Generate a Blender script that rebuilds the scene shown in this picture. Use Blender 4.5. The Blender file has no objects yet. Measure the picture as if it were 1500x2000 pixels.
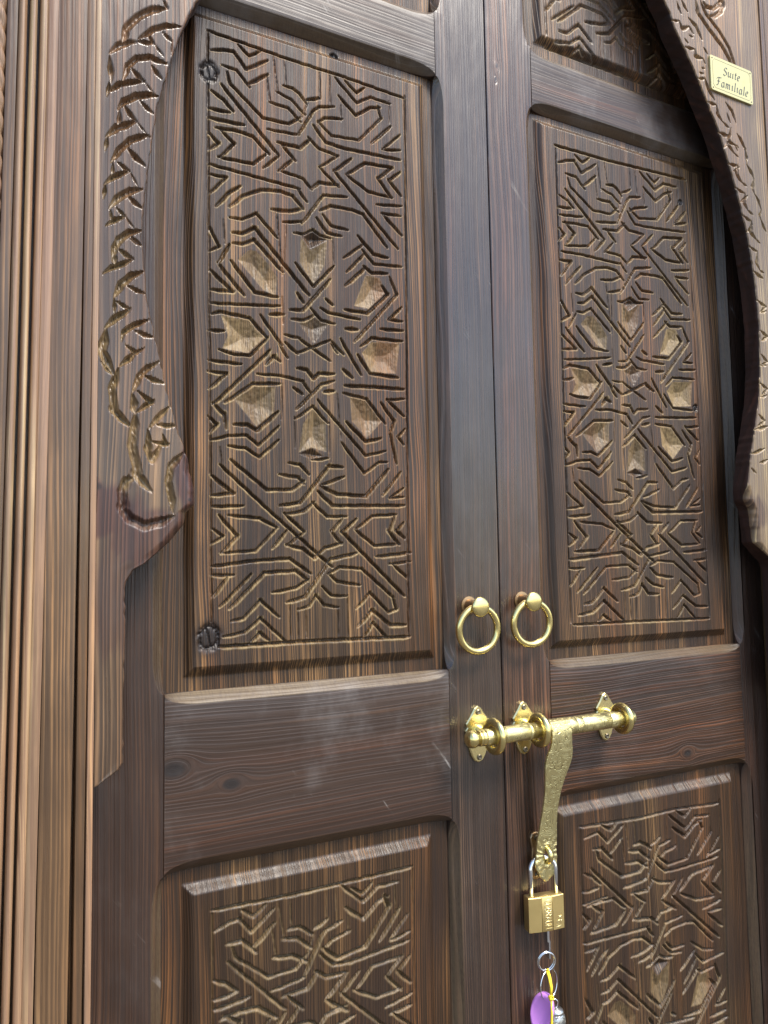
import bpy, math
import numpy as np
from mathutils import Matrix, Vector

# ------------------------------------------------------------------ camera, sky, sun, exposure
scene = bpy.context.scene
cam_data = bpy.data.cameras.new("camera")
cam = bpy.data.objects.new("camera", cam_data)
scene.collection.objects.link(cam)
cam_data.sensor_fit = 'HORIZONTAL'
cam_data.sensor_width = 36.0
cam_data.lens = 1519.777 / 1500.0 * 36.0
cam_data.clip_start = 0.01
cam_data.clip_end = 200.0
R_ = Vector((0.8853854869, -0.4645497992, -0.0169122344))
U_ = Vector((-0.0185885236, -0.0717334185, 0.9972506122))
F_ = Vector((0.4644857440, 0.8826368453, 0.0721470226))
M = Matrix.Identity(4)
for i in range(3):
    M[i][0], M[i][1], M[i][2] = R_[i], U_[i], -F_[i]
M[0][3], M[1][3], M[2][3] = -0.62126, -0.85236, 1.4
cam.matrix_world = M
scene.camera = cam
scene.render.resolution_x, scene.render.resolution_y = 768, 1024

SUN_ELEV, SUN_AZ = math.radians(54), math.radians(154)   # azimuth clockwise from +Y: the light comes over the camera
world = bpy.data.worlds.new("World")
scene.world = world
world.use_nodes = True
wn = world.node_tree.nodes
sky = wn.new('ShaderNodeTexSky')
sky.sky_type = 'NISHITA'
sky.sun_disc = False
sky.sun_elevation = SUN_ELEV
sky.sun_rotation = SUN_AZ
sky.air_density = 1.0
sky.dust_density = 1.5
world.node_tree.links.new(sky.outputs[0], wn['Background'].inputs[0])
wn['Background'].inputs[1].default_value = 0.14

sun_data = bpy.data.lights.new("sun", 'SUN')
sun_data.energy = 2.1
sun_data.angle = math.radians(18)
sun_data.color = (1.0, 0.94, 0.84)
sun = bpy.data.objects.new("sun", sun_data)
scene.collection.objects.link(sun)
sd = Vector((math.sin(SUN_AZ) * math.cos(SUN_ELEV), math.cos(SUN_AZ) * math.cos(SUN_ELEV), math.sin(SUN_ELEV)))
sun.rotation_euler = sd.to_track_quat('Z', 'Y').to_euler()

vs = scene.view_settings
vs.view_transform = 'Standard'
vs.look = 'None'
vs.exposure = 1.27
vs.gamma = 1.0
vs.use_curve_mapping = False

# ------------------------------------------------------------------ traced carving (hand-cut lines, real measures)
# PATTERN, PETALS: thousandths of the carved field's width and height; the ARCH lists: tenths of a millimetre (x, z)
PATTERN = "4,1003 382,999 661,999 993,996/23,972 68,978 121,981 177,957 273,983/145,994 191,982 239,995/71,951 134,950 190,928/190,933 273,958/91,939 104,923 254,880 380,882 430,897/67,916 326,823/326,819 259,794/22,901 70,893 113,878/12,871 93,873/11,855 159,858/40,841 125,845 206,843 280,820/263,816 205,795 52,792/59,839 118,822 59,795/11,827 46,816 10,803/t273,957 289,911/t308,992 328,933/t360,994 367,950/t537,990 540,945/t589,991 592,935/328,933 395,927 459,908/360,948 402,949 438,942 466,930/477,936 532,945/293,911 380,910 437,893/429,869 502,918 532,929 607,937/t437,895 477,931/281,862 426,867/330,844 436,845 483,864/483,866 531,853 627,849/627,848 537,820/537,818 630,793/343,843 410,820/392,818 332,795/336,795 449,791 492,776/492,777 529,791 626,795/509,891 568,868 658,866 965,873/531,901 598,883 743,889 866,943 850,962/531,901 561,912 648,919/641,959 728,934 807,957 854,962/623,991 733,958 807,977 911,976/676,991 733,977 768,989/t648,941 648,917/t911,978 914,931/914,931 813,891/967,920 877,886/877,884 966,891/696,849 612,820/680,820 773,849 924,854 847,827 919,798/965,848 908,829 972,806/10,776 131,775 427,771/10,759 81,761 9,729/140,750 90,735 38,710/100,714 157,736 245,754 335,759 398,756 448,738/427,768 466,752/299,724 376,727 441,736/444,712 551,770 671,777/355,706 444,714/539,742 588,754 701,756 763,753 893,702/554,733 594,718 674,717/521,725 572,704 639,703/408,691 454,693 498,704 535,697 583,695/612,819 953,704/680,817 795,797 919,797/842,777 972,785/870,763 967,766/878,760 975,731/103,694 156,696 220,711 319,677/115,670 155,672 213,686 474,588/115,652 155,654 209,665 343,620/105,620 211,576 314,574/2,673 46,642 7,632/t66,686 72,650/89,646 46,616/46,612 157,569/13,598 107,571 16,568/15,546 166,552 327,559/18,529 47,534 186,531 264,503/5,501 60,503/241,537 337,494/w289,543 341,546/414,637 500,604 600,645/w423,585 445,574/387,556 444,559 581,620/539,567 576,562 736,559/488,563 539,546 602,544/394,540 451,542 495,552/w569,584 592,578/w674,539 720,540/739,709 821,683 892,682/661,666 754,695/676,642 762,678/762,685 820,665 969,670/668,617 769,654/769,656 808,648 888,652/667,572 783,573 895,614 867,626/715,519 947,617 912,644/967,592 902,568 971,568/861,548 974,551/750,512 805,529 970,531/t317,720 343,615/t362,704 353,631/t601,694 601,650/t342,573 344,531/50,471 112,467 185,468 267,501/4,452 138,452/0,434 75,434 3,408/19,383 277,480/w267,459 301,473 326,466/225,439 329,441 442,436 481,417/74,388 198,422 321,427/116,352 169,354 216,346 313,378/8,324 83,333 169,336 223,321 316,354/89,316 162,315 226,302 316,331/98,293 262,249 381,251 438,265/49,284 255,220 582,124/10,266 104,241 13,236/-1,360 31,350 2,337/19,382 64,367 70,346/t43,311 52,284/412,388 537,435 596,442/405,371 492,395 565,369/375,295 425,294 467,279/329,275 417,272 438,263/490,303 563,307/331,224 423,230 571,295 638,294/540,262 645,277/536,258 614,247 767,246 887,294/518,249 591,227 975,232/521,405 769,317 872,327/646,334 761,286 840,307 880,308/670,372 770,342 845,349/656,423 775,418 873,378/664,437 827,441 976,443/734,493 796,465 944,463/w657,464 695,454/w402,422 434,415/w558,423 592,425/858,412 926,383 901,361 936,308/890,420 979,395/890,420 980,425/983,369 949,355 978,343/956,290 862,250/972,262 902,245 971,247/422,509 578,478/579,513 414,483/361,497 414,483/597,505 620,495/421,457 464,457 496,443 522,453 596,455/643,517 745,461/598,510 650,493/330,492 364,474/358,511 422,509/t339,425 334,369/t398,371 400,323/t576,367 571,310/t618,418 635,344/15,218 142,221/87,205 227,202 305,188/305,186 204,149 51,145/42,203 120,173 51,146/11,182 55,172 7,160/353,182 290,155/350,210 439,183/439,180 360,159/357,210 439,216 489,230/489,230 562,208 656,209/636,204 584,183 631,163/360,159 438,153 495,138 545,155 631,163/708,204 639,183 975,73/716,189 802,212 927,215/715,185 813,160 935,163/923,211 893,186 947,164/970,200 935,187 978,175/829,141 1007,148/900,128 1007,132/917,127 997,103/10,124 197,133 370,137 471,113/10,110 95,110/71,106 6,76/179,110 43,62/87,59 246,114 400,117 456,102/292,82 399,89 456,101/97,38 146,42 227,70 313,43/59,14 152,20 227,41 349,2/183,4 223,18 265,6/362,66 444,74 576,136 707,146/571,112 622,123 742,120 915,70 932,49 889,44 786,79 716,54/571,110 614,98 725,92/536,89 582,75 653,73/417,53 466,59 501,76 543,59 609,55/724,23 798,49 897,22 982,21/748,2 802,27 876,1/28,-1 442,1 999,0/t369,62 371,3/t406,52 408,3/t447,49 450,9/t613,52 612,2/t665,72 667,1"
PETALS = "131,625 182,645 219,646 277,628 321,606 310,574 248,582/436,687 483,667 572,689 556,644 500,606 428,641/51,528 173,526 257,502 178,471 56,473 83,496/772,641 851,641 883,615 791,580 709,581 737,607/422,533 488,548 576,541 501,502/110,392 204,418 307,421 299,377 213,351 170,368/492,391 557,369 560,317 483,323 418,313 440,362/682,417 767,415 865,381 774,347 693,375/750,499 805,522 962,526 940,469 796,465"
PETAL_NOTCHES = "436,689 498,702 572,690 483,668/418,311 483,323 541,310 490,303"
ARCH_CUTS_LEFT = "-4975,19401 -4942,19595 -4833,19751 -4678,19887 -4519,19950/-4555,20014 -4510,19943/-5098,19271 -5016,19388 -4899,19461 -4831,19474/-4814,19516 -4659,19677 -4519,19760 -4376,19788/-4814,19488 -4659,19518/-4711,19586 -4650,19512/-4563,19661 -4465,19598/-5098,19235 -5080,18969/-4963,19020 -4923,19197 -4830,19308 -4693,19359 -4509,19330/-5112,18851 -5013,18970 -4896,19031 -4743,19075/-4880,19173 -4743,19066/-4675,19262 -4570,19153/-5011,18699 -4962,18803 -4828,18904 -4691,18951 -4613,18954/-5010,18519 -4994,18685/-4945,18753 -4826,18621/-5124,18382 -5026,18514 -4826,18621/-4793,18849 -4655,18749/-5073,18127 -5008,18267 -4892,18413 -4740,18497 -4689,18492/-4917,18317 -4738,18169/-5007,18142 -4890,18080/-5136,17882 -5055,17988 -4890,18080/-5056,18113 -5063,17987/-5085,17645 -5021,17765 -4889,17874 -4763,17919/-4905,17807 -4770,17719/-5012,17660 -4929,17597/-5116,17463 -5035,17541 -4929,17597/-5077,17629 -5068,17525/-5049,17230 -5001,17344 -4886,17446 -4769,17477/-4869,17387 -4768,17325/-4984,17242 -4884,17189/t-4650,19512 -4553,19401/t-4743,19066 -4656,18970/t-4826,18621 -4723,18510/t-4890,18080 -4805,17928/t-4929,17597 -4836,17473/t-4465,19598 -4482,19423/-5096,18964 -5119,18813/-5116,18384 -5131,18237/-5128,17883 -5143,17739/-5053,17106 -5040,17251 -4967,17375 -4863,17451/-4877,17368 -4771,17324/-4995,17243 -4846,17166/-5139,16966 -5067,17041 -4846,17166/-5047,17218 -5024,17064/-5036,16732 -4978,16882 -4875,16994 -4755,17054/-4904,16878 -4731,16826/-5013,16704 -4873,16646/-5120,16409 -5034,16529 -4873,16646/-5036,16732 -5027,16577/-4959,16305 -4945,16400 -4842,16492 -4692,16560/-4826,16424 -4645,16383/-4922,16270 -4818,16212 -4735,16261/w-4972,16054 -4855,16176 -4810,16213/w-5106,16411 -5147,16220 -5022,15956/-5153,16081 -5022,15948/-4852,15786 -4794,15964 -4704,16067 -4590,16135/-4749,15984 -4536,15918/-4801,15815 -4665,15725 -4747,15655 -4821,15587/w-4852,15771 -4837,15632 -4814,15588/w-4986,16022 -5057,15814 -5027,15617 -4858,15445/w-4821,15587 -4864,15259 -4803,14986 -4653,14806/-4686,15441 -4611,15556 -4473,15694/-4611,15486 -4411,15492/-4701,15425 -4693,15238 -4655,15132 -4564,15293/-4663,15310 -4511,15304 -4549,15388/w-4803,14940 -4906,14913 -4956,14797 -4933,14646 -4859,14541 -4726,14474 -4561,14515 -4439,14563/-4440,14594 -4502,14905 -4472,15078 -4332,15227"
ARCH_CUTS_RIGHT = "3116,22319 3269,22363/3370,21972 3593,22003/3639,21534 3789,21584/3833,21207 4018,21213/4057,20770 4270,20748/3237,22658 3327,22488/3341,22719 3468,22573/3478,22476 3645,22404 3770,22204/3487,22340 3583,22245/3460,22194 3562,22188/3797,22085 3879,22009/3767,21899 3814,21825/3730,21737 3791,21742/4238,21312 4393,21214 4471,21029/4262,21140 4341,20995/4160,20960 4299,20908/4476,20851 4596,20740 4680,20633/4425,20647 4474,20570/3655,22826 3695,22649 3927,22457 4233,22246 4384,22086 4464,21929/3762,22862 3889,22675 4178,22487 4397,22271 4476,22101 4539,21951/3815,22880 3898,22806 4059,22835 4192,22944 4252,23029 4202,23090 4041,23086 3874,22977 3815,22880/3941,22667 4086,22715 4239,22843 4302,22968 4276,23116/3593,22003 3594,21897 3767,21899/3269,22363 3330,22264 3487,22340/3789,21584 3857,21434 3987,21281/4018,21213 4043,21069 4160,20960/4270,20748 4318,20671 4425,20647/3370,22102 3451,22053/3663,21642 3767,21647/4172,20951 4293,20908/4055,20773 4283,20770/4491,20836 4566,20794 4651,20623/4439,20653 4495,20626/4398,20500 4483,20467/4250,20303 4462,20319/4673,20382 4784,20285 4836,20187/4549,20048 4645,20021/4386,19937 4596,19888/4836,19926 4929,19837 4978,19696/4654,19616 4759,19570/4529,19510 4720,19453/4955,19527 5072,19345/4816,19160 4894,19127/4648,19021 4822,18972/4716,18630 4928,18544/4858,18667 4955,18643/4462,20319 4425,20202 4486,20108 4549,20048/4651,20623 4672,20505 4673,20382/4836,20187 4785,20038 4836,19926/4596,19888 4566,19747 4654,19616/4978,19696 4931,19604 4955,19527/4720,19453 4688,19285 4816,19160/4283,20770 4263,20623 4398,20500/4822,18972 4788,18790 4858,18667/4347,20198 4490,20298/4487,19730 4653,19860/4162,20544 4246,20659 4342,20914/4607,19256 4736,19402/4759,18162 4971,18086/4803,17968 4966,18018/4800,17674 4973,17603/4807,17516 4949,17560/4789,17288 4939,17185/4755,17106 4915,17130/4733,16820 4904,16744/4715,16596 4876,16636/4654,16316 4803,16223/4579,16103 4756,16128/4971,18086 4887,18033 4803,17968/4973,17603 4807,17516/4939,17185 4755,17106/4904,16744 4715,16596/4803,16223 4579,16103/4533,16062 4856,16142/4431,15678 4753,15777/4613,15543 4813,15601/4414,15453 4528,15378"
ARCH_EDGE_LEFT = "-4258,20009 -4420,19584 -4604,18883 -4689,18254 -4748,17751 -4767,17477 -4750,17159 -4708,16792 -4645,16471 -4567,16119 -4489,15756 -4411,15497 -4332,15259 -4259,15056 -4206,14820 -4211,14688 -4290,14607 -4310,14513 -4357,14423 -4459,14304 -4585,14201 -4709,14090 -4822,14031 -4894,13902 -4903,13843 -4908,13101 -4915,12177 -4953,12114 -5032,12058 -5124,11999 -5183,11974"
ARCH_EDGE_RIGHT = "2983,22555 3084,22424 3159,22201 3385,21899 3612,21551 3776,21265 3922,21011 4017,20869 4158,20518 4310,20151 4459,19721 4605,19229 4673,18838 4745,18339 4786,17752 4758,17086 4692,16554 4543,16039 4429,15646 4306,15123 4318,14973 4413,14817 4444,14612 4604,14502"

def parse(txt, k):
    out = []
    for s in txt.split('/'):
        w = 1.0
        if s[0] == 't': w, s = 0.5, s[1:]
        elif s[0] == 'w': w, s = 1.6, s[1:]
        out.append((w, np.array([[float(c) for c in q.split(',')] for q in s.split()]) * k))
    return out

rng = np.random.default_rng(7)

# ------------------------------------------------------------------ materials
def new_mat(name):
    m = bpy.data.materials.new(name)
    m.use_nodes = True
    nt = m.node_tree
    b = nt.nodes['Principled BSDF']
    return m, nt, b

class NT:
    """small helper to write node maths"""
    def __init__(s, nt): s.nt = nt
    def node(s, t, **kw):
        n = s.nt.nodes.new(t)
        for k, v in kw.items(): setattr(n, k, v)
        return n
    def put(s, sock, v):
        if isinstance(v, (int, float)): sock.default_value = v
        elif isinstance(v, tuple): sock.default_value = v if len(v) == len(sock.default_value) else v + (1,)
        else: s.nt.links.new(v, sock)
    def m(s, op, a, b=0.0, c=0.0):
        n = s.node('ShaderNodeMath', operation=op)
        s.put(n.inputs[0], a); s.put(n.inputs[1], b); s.put(n.inputs[2], c)
        return n.outputs[0]
    def xyz(s, x, y, z):
        n = s.node('ShaderNodeCombineXYZ')
        s.put(n.inputs[0], x); s.put(n.inputs[1], y); s.put(n.inputs[2], z)
        return n.outputs[0]
    def noise(s, vec, scale=1.0, detail=3.0, rough=0.5):
        n = s.node('ShaderNodeTexNoise')
        s.put(n.inputs['Vector'], vec); s.put(n.inputs['Scale'], scale)
        s.put(n.inputs['Detail'], detail); s.put(n.inputs['Roughness'], rough)
        return n.outputs[0]
    def step(s, v, a, b, lo=0.0, hi=1.0):
        n = s.node('ShaderNodeMapRange', interpolation_type='SMOOTHSTEP')
        s.put(n.inputs[0], v); s.put(n.inputs[1], a); s.put(n.inputs[2], b); s.put(n.inputs[3], lo); s.put(n.inputs[4], hi)
        return n.outputs[0]
    def mix(s, f, a, b, mode='MIX'):
        n = s.node('ShaderNodeMix', data_type='RGBA', blend_type=mode)
        s.put(n.inputs[0], f); s.put(n.inputs[6], a); s.put(n.inputs[7], b)
        return n.outputs[2]
    def attr(s, name):
        return s.node('ShaderNodeAttribute', attribute_name=name).outputs['Fac']

def wood(name, axis='z', dark=(0.040, 0.024, 0.016), light=(0.27, 0.155, 0.072), warm=(0.15, 0.062, 0.022), lines=0.7, freq=210.0,
         patch=0.5, cathedral=0.5, rough=0.42, bump=1.0, knots=(), carved=False, dust=0.0, warp=1.0, scuff=0.0, spec=0.55, streak=130.0, cloud=1.0):
    mat, nt, bs = new_mat(name)
    N = NT(nt)
    geo = N.node('ShaderNodeNewGeometry')
    sep = N.node('ShaderNodeSeparateXYZ'); nt.links.new(geo.outputs['Position'], sep.inputs[0])
    X, Y, Z = sep.outputs
    rnd = N.node('ShaderNodeObjectInfo').outputs['Random']
    seed = N.m('MULTIPLY', rnd, 37.0)
    al, ac = (Z, X) if axis == 'z' else (X, Z)
    # slow wander of the grain
    wv = N.xyz(N.m('ADD', N.m('MULTIPLY', ac, 5.0), seed), N.m('MULTIPLY', Y, 4.0), N.m('MULTIPLY', al, 1.3))
    wander = N.m('SUBTRACT', N.noise(wv, 1.0, 2.0), 0.5)
    wv2 = N.xyz(N.m('ADD', N.m('MULTIPLY', ac, 22.0), seed), N.m('MULTIPLY', Y, 14.0), N.m('MULTIPLY', al, 4.5))
    wander2 = N.m('SUBTRACT', N.noise(wv2, 1.0, 2.0), 0.5)
    a = N.m('ADD', ac, N.m('ADD', N.m('MULTIPLY', wander, 0.075 * warp), N.m('MULTIPLY', wander2, 0.010 * warp)))
    kdark = None
    for (kx, kz, kr) in knots:
        dx = N.m('SUBTRACT', X, kx); dz = N.m('SUBTRACT', Z, kz)
        if axis == 'z': dz = N.m('MULTIPLY', dz, 0.6)
        else: dx = N.m('MULTIPLY', dx, 0.6)
        d2 = N.m('ADD', N.m('MULTIPLY', dx, dx), N.m('MULTIPLY', dz, dz))
        dd = N.m('SQRT', d2)
        # grain lines part and flow round the knot; inside it the rings are concentric
        kc = kx if axis == 'z' else kz
        rr_ = (kr * 1.5) ** 2
        flow = N.m('SUBTRACT', 1.0, N.m('DIVIDE', rr_, N.m('MAXIMUM', d2, rr_)))
        flow = N.m('ADD', N.m('MULTIPLY', flow, 0.8), 0.2)
        fl = N.m('ADD', N.m('MULTIPLY', N.m('SUBTRACT', a, kc), flow), kc)
        ins = N.step(dd, kr * 1.5, kr * 0.9)
        mixn = N.node('ShaderNodeMix', data_type='FLOAT')
        N.put(mixn.inputs[0], ins); N.put(mixn.inputs[2], fl); N.put(mixn.inputs[3], N.m('ADD', N.m('MULTIPLY', dd, 0.6), kc))
        a = mixn.outputs[0]
        wob = N.m('ADD', dd, N.m('MULTIPLY', wander2, kr * 0.9))
        kk = N.step(wob, kr * 1.15, kr * 0.5)
        kdark = kk if kdark is None else N.m('MAXIMUM', kdark, kk)
    # growth rings cut lengthwise: hyperbola gives the pointed cathedral figure
    ctr = N.m('ADD', 0.0, N.m('MULTIPLY', N.m('SUBTRACT', rnd, 0.5), 0.12))
    da = N.m('SUBTRACT', a, ctr)
    sl = N.m('ADD', N.m('MULTIPLY', al, 0.045 * cathedral), N.m('ADD', 0.012, N.m('MULTIPLY', Y, 0.6)))
    r = N.m('SQRT', N.m('ADD', N.m('MULTIPLY', da, da), N.m('MULTIPLY', sl, sl)))
    if cathedral <= 0.0: r = N.m('ADD', a, N.m('MULTIPLY', Y, 0.5))
    # uneven ring spacing
    ru = N.m('ADD', r, N.m('MULTIPLY', N.noise(N.xyz(N.m('ADD', N.m('MULTIPLY', r, 90.0), seed), 0.0, N.m('MULTIPLY', al, 0.6)), 1.0, 2.0), 0.016))
    ph = N.m('FRACT', N.m('MULTIPLY', ru, freq))
    line = N.m('MULTIPLY', N.step(ph, 0.25, 0.80), N.step(ph, 1.0, 0.90))
    # fibres
    fb = N.noise(N.xyz(N.m('ADD', N.m('MULTIPLY', a, 900.0), seed), N.m('MULTIPLY', Y, 500.0), N.m('MULTIPLY', al, 16.0)), 1.0, 3.0, 0.6)
    fb2 = N.noise(N.xyz(N.m('ADD', N.m('MULTIPLY', a, 160.0), seed), N.m('MULTIPLY', Y, 120.0), N.m('MULTIPLY', al, 2.2)), 1.0, 3.0, 0.55)
    # where the stain took less
    pt = N.noise(N.xyz(N.m('ADD', N.m('MULTIPLY', a, 26.0), seed), N.m('MULTIPLY', Y, 20.0), N.m('MULTIPLY', al, 2.4)), 1.0, 3.0, 0.55)
    pt = N.step(pt, 0.62 - 0.30 * patch, 0.80 - 0.30 * patch)
    stv = N.noise(N.xyz(N.m('ADD', N.m('MULTIPLY', a, streak), seed), N.m('MULTIPLY', Y, 70.0), N.m('MULTIPLY', al, 1.6)), 1.0, 2.0, 0.6)
    st = N.step(stv, 0.53, 0.68)
    lg = N.m('MULTIPLY', line, N.m('ADD', 0.32, N.m('MULTIPLY', pt, 0.75)))
    lg = N.m('MULTIPLY', lg, N.step(fb2, 0.34, 0.60, 0.30, 1.2))
    fac = N.m('ADD', N.m('MULTIPLY', lg, lines), N.m('MULTIPLY', N.m('MULTIPLY', st, N.m('ADD', 0.25, N.m('MULTIPLY', pt, 0.75))), 0.85 * lines))
    fac = N.m('MINIMUM', fac, 1.0)
    hue = N.noise(N.xyz(N.m('ADD', N.m('MULTIPLY', a, 14.0), seed), 3.1, N.m('MULTIPLY', al, 1.2)), 1.0, 2.0)
    lt = N.mix(N.step(hue, 0.40, 0.62), light, warm)
    col = N.mix(fac, dark, lt)
    col = N.mix(N.m('MULTIPLY', N.m('SUBTRACT', fb, 0.30), 0.75), col, (0.012, 0.008, 0.006))
    # stain taken up unevenly: dark clouds and long drips
    cl = N.noise(N.xyz(N.m('ADD', N.m('MULTIPLY', ac, 9.0), seed), N.m('MULTIPLY', Y, 9.0), N.m('MULTIPLY', al, 3.0)), 1.0, 5.0, 0.62)
    col = N.mix(N.m('MULTIPLY', N.step(cl, 0.44, 0.66), 0.62 * cloud), col, (0.018, 0.010, 0.007))
    rgh = N.m('ADD', rough, N.m('MULTIPLY', N.m('SUBTRACT', fb2, 0.5), 0.30))
    rgh = N.m('ADD', rgh, N.m('MULTIPLY', N.m('SUBTRACT', cl, 0.5), 0.35))
    hgt = N.m('ADD', N.m('MULTIPLY', line, 0.5), N.m('ADD', N.m('MULTIPLY', fb, 0.55), N.m('MULTIPLY', fb2, 0.6)))
    # hand-planed hollows and small dents
    hol = N.noise(N.xyz(N.m('ADD', N.m('MULTIPLY', ac, 34.0), seed), N.m('MULTIPLY', Y, 20.0), N.m('MULTIPLY', al, 9.0)), 1.0, 2.0, 0.5)
    hgt = N.m('ADD', hgt, N.m('MULTIPLY', hol, 4.0))
    if carved:
        raw_lit = N.attr('raw_lit')  # bare wood, plus the painted highlight on the lips of panel cuts
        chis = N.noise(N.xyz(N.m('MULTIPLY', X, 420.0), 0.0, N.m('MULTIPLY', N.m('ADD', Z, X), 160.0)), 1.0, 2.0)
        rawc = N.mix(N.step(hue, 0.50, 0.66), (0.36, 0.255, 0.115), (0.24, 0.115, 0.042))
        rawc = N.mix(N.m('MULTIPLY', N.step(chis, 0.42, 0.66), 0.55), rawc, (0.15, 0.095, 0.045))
        rn = N.m('MULTIPLY', raw_lit, N.step(fb2, 0.25, 0.55, 0.55, 1.0))
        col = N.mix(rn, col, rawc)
        hgt = N.m('ADD', hgt, N.m('MULTIPLY', N.m('MULTIPLY', chis, raw_lit), 1.2))
        rgh = N.m('ADD', rgh, N.m('MULTIPLY', raw_lit, 0.22))
        col = N.mix(N.m('MULTIPLY', N.attr('heart'), N.step(fb2, 0.2, 0.6, 0.75, 1.0)), col, N.mix(line, (0.030, 0.011, 0.009), (0.085, 0.034, 0.022)))
        rgh = N.m('ADD', rgh, N.m('MULTIPLY', N.attr('heart'), 0.10))
        kn = N.attr('knot')
        kdark = kn if kdark is None else N.m('MAXIMUM', kdark, kn)
    if kdark is not None:
        col = N.mix(N.m('MULTIPLY', kdark, 0.92), col, (0.012, 0.008, 0.007))
    if dust > 0:
        dn = N.noise(N.xyz(N.m('MULTIPLY', X, 7.0), N.m('MULTIPLY', Y, 7.0), N.m('MULTIPLY', Z, 5.0)), 1.0, 5.0, 0.65)
        col = N.mix(N.m('MULTIPLY', N.step(dn, 0.48, 0.75), dust), col, (0.20, 0.185, 0.175))
    if scuff > 0:
        sn = N.noise(N.xyz(N.m('ADD', N.m('MULTIPLY', X, 60.0), N.m('MULTIPLY', Z, 45.0)), seed, N.m('SUBTRACT', N.m('MULTIPLY', Z, 9.0), N.m('MULTIPLY', X, 7.0))), 1.0, 4.0, 0.6)
        sp = N.noise(N.xyz(N.m('MULTIPLY', X, 11.0), seed, N.m('MULTIPLY', Z, 11.0)), 1.0, 2.0)
        sc = N.m('MULTIPLY', N.step(sn, 0.63, 0.74), N.step(sp, 0.52, 0.66))
        col = N.mix(N.m('MULTIPLY', sc, scuff), col, (0.34, 0.31, 0.28))
        rgh = N.m('ADD', rgh, N.m('MULTIPLY', sc, 0.2))
    N.put(bs.inputs['Base Color'], col)
    N.put(bs.inputs['Roughness'], rgh)
    bs.inputs['Specular IOR Level'].default_value = spec
    bp_ = N.node('ShaderNodeBump')
    bp_.inputs['Strength'].default_value = 0.55 * bump
    bp_.inputs['Distance'].default_value = 0.0011
    N.put(bp_.inputs['Height'], hgt)
    nt.links.new(bp_.outputs[0], bs.inputs['Normal'])
    return mat

def metal(name, col, rough=0.25, metallic=1.0, bump=0.2, scale=260.0, engrave=0.0, tarnish=0.3, dark=(0.16, 0.10, 0.03)):
    mat, nt, bs = new_mat(name)
    N = NT(nt)
    tc = N.node('ShaderNodeTexCoord').outputs['Object']
    n1 = N.noise(tc, scale, 3.0)
    n2 = N.noise(tc, 55.0, 4.0, 0.6)
    c = N.mix(N.m('MULTIPLY', N.step(n2, 0.45, 0.75), tarnish), col, dark)
    h = N.m('MULTIPLY', n1, 0.6)
    if engrave > 0:
        sc = N.noise(tc, 75.0, 1.0, 0.4)
        e = N.step(N.m('ABSOLUTE', N.m('SUBTRACT', N.m('FRACT', N.m('MULTIPLY', sc, 11.0)), 0.5)), 0.13, 0.04)
        h = N.m('SUBTRACT', h, N.m('MULTIPLY', e, 2.2 * engrave))
        c = N.mix(N.m('MULTIPLY', e, 0.45 * engrave), c, dark)
    N.put(bs.inputs['Base Color'], c)
    bs.inputs['Metallic'].default_value = metallic
    N.put(bs.inputs['Roughness'], N.m('ADD', rough, N.m('MULTIPLY', N.m('SUBTRACT', n2, 0.5), 0.25)))
    b = N.node('ShaderNodeBump'); b.inputs['Strength'].default_value = bump; b.inputs['Distance'].default_value = 0.0006
    N.put(b.inputs['Height'], h); nt.links.new(b.outputs[0], bs.inputs['Normal'])
    return mat

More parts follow.
